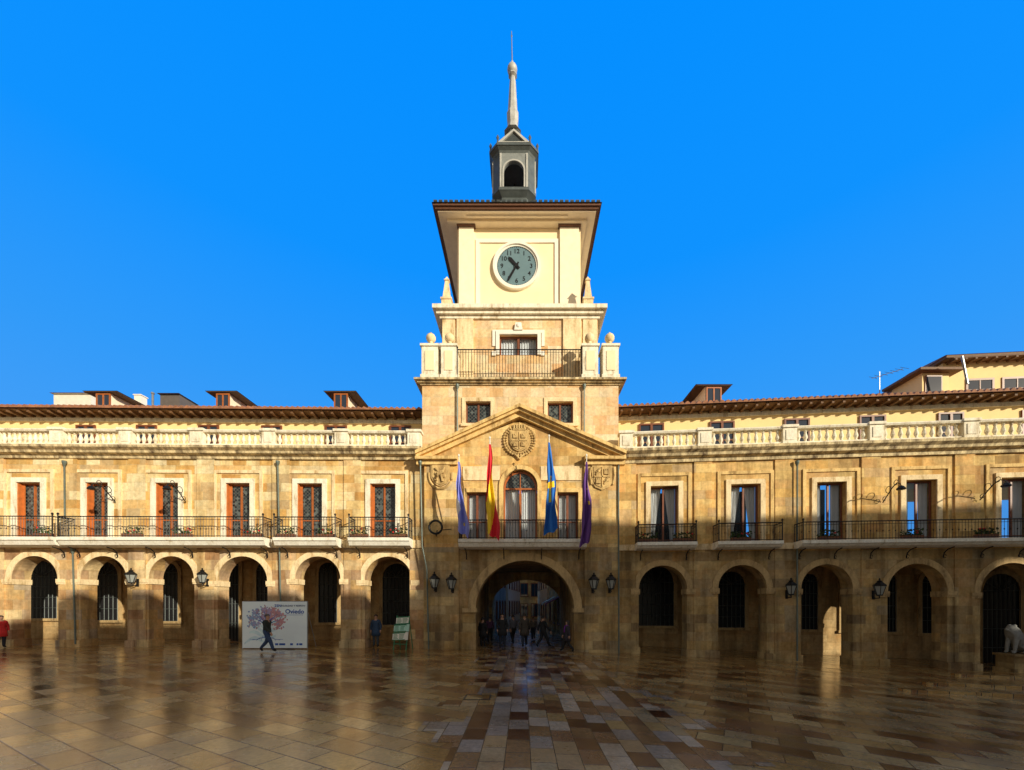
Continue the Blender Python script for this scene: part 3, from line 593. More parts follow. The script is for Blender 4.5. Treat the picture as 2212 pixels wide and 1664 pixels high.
for p0,p1 in faces:
    f=Fr(*p0,*p1); m=MB(); m.wall(f,0,f.len,-.16,0,z0-.05,z1,[(f.len/2-.64,f.len/2+.64,z0-.05,bf_(371),1)])
    m.build('lantern_wall',M['leadlight'],TH,bf)
    m=MB(); m.ring(f,f.len/2,bf_(371),.643,.74,0,.08); m.box(f,f.len/2-.74,f.len/2-.643,0,.08,z0,bf_(371)); m.box(f,f.len/2+.643,f.len/2+.74,0,.08,z0,bf_(371)); m.box(f,.02,.13,0,.06,z0,z1-.05); m.box(f,f.len-.13,f.len-.02,0,.06,z0,z1-.05); m.build('lantern_arch',M['spirelead'],TH,bf)
    m=MB(); m.prism(f,[(.02,bf_(312.5)),(f.len-.02,bf_(312.5)),(f.len/2,bf_(287))],-.6,.1); gb=m.build('lantern_gable',M['leaddark'],TH,bf)
    m=MB()
    for sg in (0,1):
        e=.02 if sg==0 else f.len-.02; c=f.len/2; k=.16 if sg==0 else -.16
        m.prism(f,[(e-k*.5,bf_(313)),(e+k,bf_(313)),(c,bf_(290)),(c,bf_(285.5))],.1,.2)
    m.box(f,-.06,f.len+.06,.1,.2,bf_(314.5),bf_(313)); m.build('gable_moulding',M['spirelead'],TH,bf)
for i in range(4):
    p0=faces[i][1]; p1=faces[(i+1)%4][0]; f=Fr(*p0,*p1); m=MB(); m.box(f,0,f.len,-.25,-.003,z0-.05,z1); m.build('lantern_pier',M['lead'],TH,bf)
m=MB()
ost(m,1.0,1.04,z1,bf_(327)); ost(m,1.04,1.16,bf_(327),bf_(322)); ost(m,1.18,1.18,bf_(322),bf_(317)); ost(m,1.1,.9,bf_(317),bf_(312)); ost(m,.86,.2,bf_(312),bz(285))
for x,y in oct8(1.12): m.lathe((x,y,bf_(318)),[(.09,0),(.05,.25),(.1,.42),(.02,.6)],6)
m.build('lantern_cornice',M['lead'],TH,bf)
m=MB(); m.lathe((bx,BY+.1,bf_(392)),[(.5,0),(.42,.12),(.33,.5),(.26,.8),(.1,.95),(.05,1.3)],14); m.lathe((bx,BY-.75,bf_(406)),[(.16,0),(.12,.3),(.05,.5)],8); m.build('bell',M['leaddark'],TH,bf,True)
sx=wx(1107.5,BY)
m=MB(); m.lathe((sx,BY,0),[(.6,bz(290)),(.42,bz(284)),(.34,bz(272)),(.40,bz(264)),(.42,bz(250)),(.34,bz(243)),(.22,bz(180)),(.16,bz(168)),(.3,bz(165)),(.28,bz(162)),(.12,bz(160))],8,q)
sp=m.build('spire',M['spirelead'],TH)
m=MB(); m.ell((sx-.03,BY,bz(151)),.34,.34,.34,14,10); m.lathe((sx-.03,BY,bz(142)),[(.16,0),(.1,.2),(.03,.35)],8); m.build('spire_ball',M['spirelead'],TH,sp,True)
m=MB(); m.tube([(sx-.03,BY,bz(141)),(sx-.08,BY,bz(68))],[.045,.024],6); m.lathe((sx-.07,BY,bz(82)),[(.02,0),(.06,.12),(.02,.25)],6); m.build('lightning_rod',M['grey'],TH,sp)
# downspouts
def spout(fr,pts,r=.04,v=.12):
    m=MB(); m.tube([fr.w(fr.U(a,v),v,fr.Z(a,b,v)) for a,b in pts],r,7); p=pts[0]; m.lathe(fr.w(fr.U(p[0],v),v,fr.Z(*p,v)-.15),[(.045,0),(.1,.15),(.1,.25)],8); m.build('downspout',M['pipe'],TH)
spout(L,[(139,1000),(140,1115)],v=.2); spout(L,[(157,1190),(163,1392)]); spout(L,[(600,1000),(606,1300)],v=.2); spout(L,[(908,1000),(912,1180),(922,1230),(926,1402)],v=.55)
spout(C,[(1336,1000),(1337,1412)],v=.2); spout(R,[(1722,1000),(1722,1428)],v=.18); spout(T,[(988,835),(988,940)]); spout(T,[(1262,835),(1262,940)])
# dormers
def dormer(pa,pb,yt,yb,Y,wa,wb):
    fr=flat(Y); a,b=fr.U(pa),fr.U(pb); zt=wz(yt,Y); zb_=wz(yb,Y)-.8; ov=.6
    m=MB(); m.box(fr,a+ov,b-ov,-2.6,0,zb_,zt-.14); o=m.build('dormer',M['soffit'],TH)
    m=MB(); m.box(fr,a,b,-2.8,.16,zt-.13,zt-.08); m.solid([fr.w(a-.05,.2,zt-.08),fr.w(b+.05,.2,zt-.08),fr.w(b+.05,-2.9,zt-.08),fr.w(a-.05,-2.9,zt-.08)],[fr.w(a+.6,-.3,zt+.05),fr.w(b-.6,-.3,zt+.05),fr.w(b-.6,-2.6,zt+.05),fr.w(a+.6,-2.6,zt+.05)]); m.build('dormer_roof',M['droof'],TH,o)
    x0,x1=fr.U(wa),fr.U(wb); m=MB(); zw=zt-.18
    for q in (x0,(x0+x1)/2-.04,x1-.08): m.box(fr,q,q+.08,.0,.06,zb_+.2,zw-.08)
    m.box(fr,x0,x1,0,.06,zw-.08,zw); m.build('dormer_window_frame',M['wood'],TH,o)
    m=MB(); m.box(fr,x0+.02,x1-.02,.0,.03,zb_+.2,zw-.04); m.build('dormer_pane',M['glass'],TH,o)
dormer(186,258,845,868,25.5,209,240); dormer(449,515,845,868,25.5,468,497); dormer(703,770,845,868,25.5,722,752); dormer(1502,1578,831,862,25,1525,1558)
# ------------------------------------------------------------------ neighbouring buildings
def simple_house(name,label,fr,u0,u1,depth,z1,mat,wins,roof='flat',loc=None,group=None,z0=-1.3,ov=.3):
    p=fr.w((u0+u1)/2,0,0); t=thing(name,label,'building',(p[0],p[1],0),group)
    m=MB(); m.box(fr,u0,u1,-depth,0,z0,z1); m.build('wall',mat,t)
    m=MB(); m.box(fr,u0-ov,u1+ov,-depth-ov,ov*2,z1,z1+ov*.5); m.build('eave',M['eave'] if ov>.2 else mat,t)
    m=MB(); e=ov+.05; zr_=z1+ov*.5
    m.solid([fr.w(u0-e,e*1.8,zr_),fr.w(u1+e,e*1.8,zr_),fr.w(u1+e,-depth-ov,zr_),fr.w(u0-e,-depth-ov,zr_)],[fr.w(u0+.5,-depth/2,zr_+ov*3),fr.w(u1-.5,-depth/2,zr_+ov*3),fr.w(u1-.5,-depth/2-.3,zr_+ov*3),fr.w(u0+.5,-depth/2-.3,zr_+ov*3)]); m.build('roof',M['tile'],t)
    for a,b,za,zb_ in wins:
        m=MB(); m.surround(fr,a,b,za,zb_,.12,-.01,.05); m.box(fr,a-.15,b+.15,-.01,.08,za-.12,za); m.box(fr,(a+b)/2-.03,(a+b)/2+.03,.02,.045,za,zb_); o=m.build('window',M['wood2'],t)
        m=MB(); m.box(fr,a,b,-.02,.02,za,zb_); m.build('pane',M['glass'],t,o)
    return t
# upper right house
ex0=24.75; HR=Fr(ex0+.9,24.9,ex0+13,23.85)
hz=wz(770,24.2)
ww=[]
for pa,pb in ((2090,2142),(2168,2225)): ww.append((HR.U(pa),HR.U(pb),wz(840,24.6),wz(820,24.6)))
ht=simple_house('yellow_house','tall yellow house with deep brown eaves rising behind the right wing',HR,0,12,6,hz,M['paint'],ww,z0=10)
m=MB(); m.box(HR,.1,12,.002,.59,hz-.04,hz-.003)
for k in range(21): m.box(HR,.2+k*.55,.32+k*.55,.002,.58,hz-.13,hz-.02)
m.build('eave_rafters',M['eave'],ht)
t=thing('roof_dormer','dormer with a brown window beside the yellow house at upper right','dormer',(wx(2015,25.2),25.2,14.5))
fr=flat(24.3); m=MB(); m.box(fr,fr.U(1992),fr.U(2050),-2,0,14,wz(806,24.3)); m.build('wall',M['paint'],t)
m=MB(); m.box(fr,fr.U(1975),fr.U(2068),-2.2,.4,wz(806,24.3),wz(801,24.3)); m.build('roof',M['eave'],t)
m=MB(); m.box(fr,fr.U(1997),fr.U(2034),0,.05,14.3,wz(812,24.3)); m.build('window',M['wood2'],t); m=MB(); m.box(fr,fr.U(2000),fr.U(2031),.05,.07,14.4,wz(815,24.3)); m.build('pane',M['glass'],t)
m=MB(); m.tube([(wx(2090,23.2),23.2,wz(830,23.2)),(wx(2078,23.2),23.2,wz(770,23.2))],.06,7); m.solo('chimney_flue',M['grey'],'thin grey flue pipe leaning against the yellow house eaves','pipe',(wx(2090,23.2),23.2,wz(830,23.2)))
m=MB(); x=wx(1900,26); m.tube([(x,26,14.5),(x,26,wz(803,26))],.025,5); m.tube([(x-.5,26,wz(818,26)),(x+1.5,26,wz(797,26))],.02,5)
for k in range(7): q=k/6; m.tube([(x-.5+2*q,25.6,wz(818-21*q,26)-.22),(x-.5+2*q,26.2,wz(818-21*q,26)+.22)],.012,4)
m.solo('roof_antenna',M['grey'],'thin television antenna standing on the right wing roof','antenna',(x,26,14.5))
# behind left roof
PWH=nmat('offwhite_render',(.74,.70,.60),.85,0,.1)
simple_house('white_rooftop_house','low white house top peeping over the far left roof',flat(30),wx(116,30),wx(196,30),3,wz(852,30),PWH,[],z0=8,ov=.06)
simple_house('grey_rooftop_hut','small grey shed top seen over the left wing roof',flat(30),wx(346,30),wx(388,30),1.6,wz(853,30),nmat('dull_grey_shed',(.12,.10,.09),.8),[],z0=8,ov=.06)
m=MB(); p=(wx(297,30),30,12.); m.box(flat(30),p[0]-.25,p[0]+.25,-.5,0,12,wz(854,30)); m.box(flat(30),p[0]-.3,p[0]+.3,-.55,.05,wz(854,30),wz(852,30)); m.solo('stone_chimney',M['white'],'short pale chimney on the left wing roof between two dormers','chimney',p)
m=MB(); p=(wx(330,29),29,12.); m.tube([(p[0],29,12),(p[0],29,wz(850,29))],.07,8); m.ell((p[0],29,wz(850,29)),.12,.12,.1,8,5); m.solo('metal_flue',M['grey'],'small metal flue on the left wing roof, right of the pale chimney','pipe',p)
# street beyond the arch
def gridw(u0,u1,n,zs,w=.9,h=1.5): return [(u0+(u1-u0)*(i+.5)/n-w/2,u0+(u1-u0)*(i+.5)/n+w/2,z,z+h) for i in range(n) for z in zs]
PB=stone('pale_grey_render',[(.52,.53,.53),(.60,.61,.60)],stain=.2,mort=.15,patch=0); PW=nmat('white_street_render',(.78,.74,.66),.85,0,.1)
simple_house('street_house','pale grey rendered house along the street seen through the arch at left',Fr(-2.3,33,-1.8,43),0,10,5,8,PB,gridw(0,10,4,(1.0,4.0)))
simple_house('street_house','white rendered house farther down the street behind the pale grey one',Fr(-1.6,43.5,-.4,60),0,16,5,8.5,PW,gridw(0,16,6,(1.0,4.0,6.4)))
simple_house('street_house','ochre stone house along the street seen through the arch at right',Fr(2.9,46,3.5,33),0,13,5,8,M['stoneC'],gridw(0,13,4,(.4,4.2),1.4,2.4))
simple_house('street_house','brown house farther down the right of the narrow street',Fr(2.2,62,2.8,46.8),0,15,5,8.5,M['stoneT'],gridw(0,15,5,(.6,4.2,6.4)))
simple_house('street_house','stone house closing the far end of the narrow street',flat(64),-4,6,5,9,M['stoneR'],gridw(-4,6,6,(.2,3.4,6.2),1.0,1.9))
for Y,x0,x1,cm,lb in ((36.5,2.0,3.3,nmat('dark_red_awning',(.30,.03,.03),.8),'dark red shop awning on the right side of the street beyond the arch'),(40.5,1.9,3.1,nmat('cream_awning',(.70,.65,.50),.8),'cream shop awning farther along the right side of the street')):
    m=MB(); m.extr(Fr(x1,Y+1.4,x1,Y-1.4),[(0,2.9),(0,3.0),(x1-x0,2.35),(x1-x0,2.15),(x1-x0-.03,2.15),(x1-x0-.03,2.3)],0,2.8); m.solo('shop_awning',cm,lb,'awning',(x1,Y,2.9))
# houses on the near side of the square (behind the viewpoint)
t=thing('townhouse','stone townhouse across the square behind the viewpoint, lower of the two','building',(21,-15,0)); O=flat(-15)
m=MB(); m.box(O,13,31,-.01,9,-1.4,18.5); m.build('wall',M['inner'],t)
m=MB(); m.box(O,12.9,31,-.2,9.2,18.5,18.65); m.build('roof',M['tile'],t)
t=thing('townhouse','stone townhouse across the square behind the viewpoint, taller with a screen wall added to pass sun patches','building',(58,-15,0))
m=MB(); m.box(O,31.1,86,0,9,-1.4,16.2); m.build('wall',M['inner'],t)
m=MB(); m.wall(O,31.1,86,0,.25,16.2,22.4,[(58.3,61.4,16.5,19.7,0),(66.0,66.9,16.5,19.0,0)]); m.build('sun_patch_screen',M['inner'],t)  # unseen screen wall, its openings added to drop sun patches into the arcade
# ------------------------------------------------------------------ lanterns
def lantern(fr,px,py,label,s=1.0,v=0.):
    vv=v+.42*s; u=fr.U(px,vv); z=fr.Z(px,py,vv); p=fr.w(u,vv,z); t=thing('wall_lantern',label,'lantern',fr.w(u,v,z),'black iron lanterns on the arcade')
    m=MB(); m.tube([fr.w(u,v,z-.35*s),fr.w(u,v+.15*s,z-.5*s),fr.w(u,vv,z-.48*s),fr.w(u,vv,z-.36*s)],.03*s,6); m.tube([fr.w(u,v+.03,z-.15*s),fr.w(u,v+.2*s,z-.3*s),fr.w(u,vv,z-.42*s)],.018*s,5); m.box(fr,u-.06,u+.06,v,v+.03,z-.55*s,z-.1*s); m.build('bracket',M['iron'],t)
    m=MB(); m.frust(p,.12*s,z-.32*s,.25*s,z+.1*s,6,0); m.build('glass',M['lampglass'],t)
    m=MB(); m.frust(p,.14*s,z-.37*s,.14*s,z-.31*s,6,0); m.frust(p,.28*s,z+.1*s,.28*s,z+.14*s,6,0)
    for k in range(6):
        a=k*pi/3; m.tube([(p[0]+.125*s*cos(a),p[1]+.125*s*sin(a),z-.32*s),(p[0]+.255*s*cos(a),p[1]+.255*s*sin(a),z+.1*s)],.02*s,4)
    m.build('cage',M['iron'],t)
    m=MB(); m.frust(p,.3*s,z+.14*s,.12*s,z+.3*s,6,0); m.lathe((p[0],p[1],z+.3*s),[(.09*s,0),(.12*s,.05*s),(.03*s,.1*s),(.05*s,.15*s),(.01*s,.2*s)],8); m.build('cap',M['iron'],t)
for fr,px,py,lb,v,s in ((L,283,1246,'black iron lantern on the left arcade, the one farther from the tower',.05,.9),(L,437,1246,'black iron lantern on the left arcade, the one nearer the tower',.05,.9),
    (C,938,1256,'black iron lantern left of the archway, outer of the pair',.14,1),(C,975,1258,'black iron lantern left of the archway, inner of the pair',.14,1),
    (C,1283,1258,'black iron lantern right of the archway, inner of the pair',.14,1),(C,1320,1258,'black iron lantern right of the archway, outer of the pair',.14,1),
    (R,1709,1270,'black iron lantern on the right arcade, the one nearer the tower',.05,1),(R,1900,1271,'black iron lantern on the right arcade, the one farther from the tower',.05,1)): lantern(fr,px,py,lb,s,v)
def arm(fr,px,py,label,sg):
    u=fr.U(px,.1); z=fr.Z(px,py,.1); t=thing('lamp_arm',label,'lamp arm',fr.w(u,0,z),'scrolled iron lamp arms between the upper windows')
    m=MB(); m.tube([fr.w(u,.07,z-.55),fr.w(u+.02*sg,.35,z-.3),fr.w(u+.1*sg,.8,z+.02),fr.w(u+.2*sg,1.2,z+.12),fr.w(u+.3*sg,1.5,z),fr.w(u+.3*sg,1.55,z-.12)],.026,6)
    for cv,cz_,rr in ((.5,-.02,.16),(.95,.2,.12),(.25,-.4,.1)): m.tube([fr.w(u+.06*sg,cv+rr*cos(q),z+cz_+rr*sin(q)) for q in [k*.45 for k in range(13)]],.016,5)
    m.build('scroll',M['iron'],t)
    p=fr.w(u+.3*sg,1.55,z-.3); m=MB(); m.lathe(p,[(.16,0),(.19,.04),(.1,.16),(.03,.2)],10); m.build('lamp_shade',M['iron'],t)
arm(L,248,1062,'scrolled black lamp arm on the left wing, the one nearer the picture edge',1); arm(L,400,1062,'scrolled black lamp arm on the left wing, second from the picture edge',1)
arm(R,1908,1062,'scrolled black lamp arm on the right wing, the one nearer the tower',-1); arm(R,2118,1056,'scrolled black lamp arm on the right wing, at far right',-1)
# hoop
u=C.U(941,.5); z=C.Z(941,1139,.5); p=C.w(u,.14,z); t=thing('round_hoop','dark round hoop on a bracket on the wall left of the central balcony','hoop',p)
m=MB(); m.tube([C.w(u+.33*cos(q),.5,z+.33*sin(q)) for q in [k*pi/12 for k in range(24)]],.06,7,True); m.build('hoop',M['iron'],t); m=MB(); m.tube([C.w(u,.14,z-.1),C.w(u,.32,z-.42),C.w(u,.5,z-.36)],.03,5); m.tube([C.w(u+.3,.5,z-.15),C.w(u+.75,.2,z-.05)],.02,5); m.build('bracket',M['iron'],t)
# flower troughs
def trough(fr,px,ztop,label,w=.9,n=5,v=.62):
    u=fr.U(px,v); p=fr.w(u,v,ztop); t=thing('flower_trough',label,'flower trough',p,'flower troughs along the balconies')
    m=MB(); m.extr(fr,[(v-.1,ztop+.005),(v+.1,ztop+.005),(v+.13,ztop+.2),(v-.13,ztop+.2)],u-w/2,u+w/2); m.build('trough',M['terra'],t)
    m=MB()
    for i in range(90):
        c=Vector(fr.w(u+random.uniform(-w/2,w/2),v+random.uniform(-.14,.16),ztop+.2+random.random()**1.5*.32)); a=Vector((random.uniform(-1,1),random.uniform(-1,1),random.uniform(-.5,1))).normalized()*.07; b=a.cross(Vector((random.random(),random.random(),1))).normalized()*.05; m.face([c-a,c+b,c+a,c-b])
    m.build('foliage',M['leaf'],t)
    m=MB()
    for i in range(n): c=fr.w(u+random.uniform(-w/2,w/2),v+random.uniform(0,.16),ztop+.30+random.random()*.2); m.ell(c,.05,.05,.045,7,5)
    m.build('blooms',M['petal'],t)
ordn=['first','second','third','fourth','fifth','sixth','seventh','eighth']
for i,px in enumerate((95,286,395,548,618,705,775,860)): trough(L,px,ZL['zt1'],'flower trough with red blooms on the left wing balconies, %s from the left'%ordn[i],n=1+i%4)
for i,px in enumerate((1400,1475,1600,1790,1970,2130)): trough(R,px,ZR['zt1'],'flower trough with red blooms on the right wing balconies, %s from the tower'%ordn[i],n=1+i%3)
# ------------------------------------------------------------------ flags
def flag(px,py,pb,pyb,pxb,hw,cols,fn,label,name='flag'):
    v0,v1=.95,1.75; top=C.w(C.U(px,v1),v1,C.Z(px,py,v1)); bot=C.w(C.U(pb,v0),v0,C.Z(pb,1150,v0)); t=thing(name,label,'flag',bot)
    m=MB(); m.tube([bot,top],.028,6); m.ell(top,.05,.05,.07,6,5); m.build('pole',M['white'],t)
    N,Mr=30,44; g=[]; zt=C.Z(px,py+14,v1); zb_=C.Z(pxb,pyb,v1); ub=C.U(pxb,v1); ut=C.U(px,v1); hwm=hw*(21.3-v1)/F; ph=px*.37
    for j in range(Mr+1):
        tt=j/Mr; row=[]
        for i in range(N+1):
            s=i/N; wd=hwm*(.16+.84*min(1,tt*1.15)**.9)*(1+.12*sin(tt*8+ph)); uu=ut+(ub-ut)*tt+(s-.5)*2*wd+.06*sin(tt*6.5+ph)*min(1,tt*3)+.02*sin(tt*17+s*6)
            vv=v1-.28*tt+.10*min(1,tt*1.6)*sin(s*3.6*pi+tt*3.5+ph); zz=zt+(zb_-zt)*tt-.28*tt*(s if px<1100 else 1-s)+.05*tt*sin(s*9+ph)
            row.append(C.w(uu,vv,zz))
        g.append(row)
    m=MB()
    for j in range(Mr):
        for i in range(N): m.m=fn((i+.5)/N,(j+.5)/Mr); m.face([g[j][i],g[j][i+1],g[j+1][i+1],g[j+1][i]])
    m.build('cloth',cols,t,None,True)
fm=lambda n,c:nmat(n,c,.75,0,.12,4)
RED,YEL,BLU,VIO,PUR,WHT=fm('flag_red',(.68,.015,.03)),fm('flag_yellow',(.90,.62,.02)),fm('flag_blue',(.015,.15,.54)),fm('flag_violet_blue',(.24,.27,.74)),fm('flag_purple',(.13,.045,.24)),fm('flag_white',(.75,.75,.8))
flag(991,984,994,1146,997,12,[VIO,YEL,WHT],lambda s,t:2 if (s<.42 and abs(t-.6)<.16-.25*s) else (1 if (abs(s-.6)<.07 and abs(t-.86)<.03) else 0),'violet blue flag hanging at the left end of the central balcony')
flag(1058,946,1062,1152,1063,13,[RED,YEL],lambda s,t:1 if .40<t+.5*(s-.5)<.83 else 0,'red and yellow flag hanging left of the arched window on the central balcony')
flag(1186,942,1188,1142,1193,14,[BLU,YEL],lambda s,t:1 if ((abs(s-.4)<.11 and .36<t<.66) or (abs(t-.47)<.03 and s<.85)) else 0,'blue flag with a yellow cross on the central balcony')
flag(1267,984,1266,1168,1267,13,[PUR,YEL],lambda s,t:1 if (abs(s-.7)<.08 and (abs(t-.33)<.02 or abs(t-.5)<.02)) else 0,'dark purple flag hanging at the right end of the central balcony')
# ------------------------------------------------------------------ banner
BY_=20.85; B=flat(BY_); x0,x1=B.U(524),B.U(663); zb_=zg(x0)+.02; ztp=wz(1300,BY_)
t=thing('banner_stand','large pale blue printed banner with a tree picture standing before the left arcade','banner',((x0+x1)/2,BY_,zb_))
m=MB(); m.box(B,x0,x1,-.03,.01,zb_+.02,ztp); pn=m.build('banner_sheet',M['banner'],t)
m=MB()
for x in (x0-.02,x1+.02): m.tube([(x,BY_+.03,zb_-.02),(x,BY_+.03,ztp+.02)],.025,6); m.tube([(x,BY_+.04,ztp-.5),(x,BY_+.9,zb_-.02)],.02,5)
m.tube([(x0,BY_+.03,ztp+.01),(x1,BY_+.03,ztp+.01)],.02,6); m.build('frame',M['grey'],t)
bm_=[nmat('print_salmon',(.60,.30,.32),.6),nmat('print_mauve',(.42,.34,.54),.6),nmat('print_blue_grey',(.28,.40,.62),.6),nmat('print_brown',(.44,.25,.29),.6),nmat('print_pale_swirl',(.66,.84,.95),.6)]
m=MB(); cx0,cz0=B.U(576),wz(1338,BY_); m.m=4
for k in range(5):      # broad pale swirls of the printed background
    P=[(x0+.1+.25*k+1.1*q,zb_+.25+.32*k+.28*sin(q*3.2+k)) for q in [j/14 for j in range(15)]]
    for j in range(14): (a,b),(c,d_)=P[j],P[j+1]; w0=.05+.05*sin(j/14*pi); m.face([B.w(a,.0108+k*.0001,b-w0),B.w(c,.0108+k*.0001,d_-w0),B.w(c,.0108+k*.0001,d_+w0),B.w(a,.0108+k*.0001,b+w0)])
cl=[(-.66,.05),(-.48,.30),(-.12,.42),(.25,.40),(.56,.25),(.70,-.05),(.3,.08),(-.2,.1),(-.58,-.22),(.52,-.28),(0,-.12),(.12,.22)]
for i in range(520):
    c0=random.choice(cl); uu=cx0+c0[0]*1.1+random.gauss(0,.13); zz=cz0+c0[1]*1.08+random.gauss(0,.09)
    if uu<x0+.12: continue
    m.m=0 if uu>cx0+.2 and random.random()<.75 else (2 if uu<cx0-.25 and random.random()<.6 else random.choice((1,1,3)))
    al=random.uniform(0,pi); la,lb=random.uniform(.04,.075),random.uniform(.025,.045); d=.012+i*.00002
    m.face([B.w(uu+la*cos(q)*cos(al)-lb*sin(q)*sin(al),d,zz+la*cos(q)*sin(al)+lb*sin(q)*cos(al)) for q in [k*pi/4 for k in range(8)]])
m.build('tree_picture',bm_,t,pn)
m=MB(); m.prism(B,[(cx0-.1,cz0-.95),(cx0+.12,cz0-.95),(cx0+.05,cz0-.2),(cx0-.05,cz0-.2)],.01,.02)
for k in range(9):
    a=radians(-155+k*16); m.tube([B.w(cx0,.013,cz0-.9),B.w(cx0+.5*cos(a)*1.2,.013,cz0-.92+.12*sin(a*3)),B.w(cx0+.95*cos(a),.013,cz0-.95+.16*sin(a))],.008,4)
for ex,ez_ in cl[:7]: m.tube([B.w(cx0,.016,cz0-.35),B.w(cx0+ex*.5,.016,cz0+ez_*.5-.1),B.w(cx0+ex,.016,cz0+ez_)],[.03,.018,.008],4)
m.build('trunk_picture',M['blueink'],t,pn)
text('25N',.2,B,B.U(601),.025,wz(1309,BY_),M['blueink'],t,pn,'lettering',.003); text('IGUALDAD Y RESPETO',.12,B,B.U(634),.025,wz(1309,BY_),M['ink'],t,pn,'lettering',.003,bold=.004); text('Oviedo',.32,B,B.U(637),.025,wz(1321.5,BY_),M['blueink'],t,pn,'lettering',.004)
m=MB()
for px,w in ((598,.16),(606,.12),(612,.2),(630,.14),(643,.1),(650,.16)): u=B.U(px); m.box(B,u-w/2,u+w/2,.01,.016,wz(1392,BY_)-.05,wz(1392,BY_)+.05)
m.box(B,B.U(615),B.U(655),.01,.014,wz(1329,BY_),wz(1328.3,BY_)); m.build('logo_marks',M['blueink'],t,pn)
# menu board
MY=20.8; mx=wx(868,MY); z0=zg(mx); t=thing('menu_board','white and green menu board on folding legs beside the left arcade end','menu board',(mx,MY,z0)); G=Fr(mx-.5,MY+.12,mx+.5,MY-.1)
m=MB()
for u in (.1,.8): m.tube([G.w(u,.12,z0),G.w(u+.08,-.12,z0+1.75)],.025,5); m.tube([G.w(u,-.6,z0),G.w(u+.06,-.14,z0+1.5)],.022,5)
m.tube([G.w(.1,.1,z0+.3),G.w(.85,.1,z0+.3)],.018,5); m.tube([G.w(.1,.1,z0+.3),G.w(.12,-.5,z0+.3)],.015,5); m.build('legs',M['green'],t)
for k,(za,zc2,s0_,s1_,vv) in enumerate(((.5,.9,-.03,.0,.06),(.93,1.3,.0,.04,0.0),(1.33,1.7,.10,.13,-.06))):
    P=lambda a,b:(a+s0_+(s1_-s0_)*b,z0+za+(zc2-za)*b+.05*(a-.5))
    m=MB(); m.prism(G,[P(.05,0),P(.9 if k<2 else .75,0),P(.9 if k<2 else .75,1),P(.05,1)],vv-.03,vv+.02); o=m.build('menu_panel',M['white'] if k!=1 else M['mint'],t)
    m=MB(); v=vv+.02
    m.prism(G,[P(.05,0),P(.75,0),P(.75,.1),P(.05,.1)],v,v+.006); m.prism(G,[P(.05,.86),P(.75,.86),P(.75,1),P(.05,1)],v,v+.006)
    for c_ in (.1,.42):
        for q in range(4):
            b=.2+.16*q; w_=random.uniform(.2,.28); m.prism(G,[P(c_,b),P(c_+w_,b),P(c_+w_,b+.07),P(c_,b+.07)],v,v+.004)
    m.build('menu_print',M['green'],t,o)
# steps, drain cover
for i,(py,pa,pb,w) in enumerate(((1470,2062,2300,.35),(1500,2000,2320,.3),(1524,1950,2290,.35))):
    x_=None; zz=-1.0; Y=(CH-zz)*F/(py-CY); a=wx(pa,Y); b=wx(pb,Y); m=MB(); N=8
    for k in range(N):
        q0=a+(b-a)*k/N; q1=a+(b-a)*(k+1)/N; m.solid([(q0,Y-w/2,zg(q0)-.1),(q1,Y-w/2,zg(q1)-.1),(q1,Y+w/2,zg(q1)-.1),(q0,Y+w/2,zg(q0)-.1)],[(q0,Y-w/2,zg(q0)+.09),(q1,Y-w/2,zg(q1)+.09),(q1,Y+w/2,zg(q1)+.09),(q0,Y+w/2,zg(q0)+.09)])
    m.solo('stone_step',M['road'],'low wet stone step at the right edge of the square, %s from the arcade'%('nearest','middle one','farthest')[i],'step',(a,Y,zg(a)),group='low steps at the right')
Y=10.6; x=wx(1032,Y); z=zg(x)+.006; m=MB()
for a,b,c,d in ((-.34,.34,-.28,-.25),(-.34,.34,.25,.28),(-.34,-.31,-.25,.25),(.31,.34,-.25,.25)): m.solid([(x+a,Y+c,z),(x+b,Y+c,z),(x+b,Y+d,z),(x+a,Y+d,z)],[(x+a,Y+c,z+.008),(x+b,Y+c,z+.008),(x+b,Y+d,z+.008),(x+a,Y+d,z+.008)])
m.m=1; m.face([(x-.31,Y-.25,z+.003),(x+.31,Y-.25,z+.003),(x+.31,Y+.25,z+.003),(x-.31,Y+.25,z+.003)])
m.solo('drain_cover',[M['iron'],M['road']],'rectangular drain cover set in the wet paving','drain cover',(x,Y,z))
# ------------------------------------------------------------------ skinned figures
def skinned(verts,edges,labels,order,mats,th,name,sub=2):
    me=bpy.data.meshes.new('skeleton'); me.from_pydata([v[0] for v in verts],edges,[]); o=bpy.data.objects.new('skeleton',me); COL.objects.link(o)
    o.modifiers.new('Skin','SKIN'); sd=me.skin_vertices[0].data
    for i,v in enumerate(verts):
        r=v[1]; sd[i].radius=r if isinstance(r,tuple) else (r,r); sd[i].use_root=(i==0)
    s=o.modifiers.new('Sub','SUBSURF'); s.levels=sub; s.render_levels=sub
    dg=bpy.context.evaluated_depsgraph_get(); m2=bpy.data.meshes.new_from_object(o.evaluated_get(dg)); bpy.data.objects.remove(o)
    m2.materials.clear()
    for m in mats: m2.materials.append(m)
    segs=[(Vector(verts[a][0]),Vector(verts[b][0]),labels[b]) for a,b in edges]
    for p in m2.polygons:
        c=p.center; best=1e9
        for a,b,l in segs:
            d=b-a; q=max(0,min(1,(c-a).dot(d)/max(d.dot(d),1e-9))); e=(a+d*q-c).length
            if e<best: best=e; bl=l
        p.material_index=order.index(bl); p.use_smooth=True
    ob=bpy.data.objects.new(name,m2); COL.objects.link(ob); ob.parent=th; return ob
SKIN=nmat('skin',(.48,.27,.18),.6,0,.1); EYE=nmat('eye_dark',(.02,.015,.012),.3)
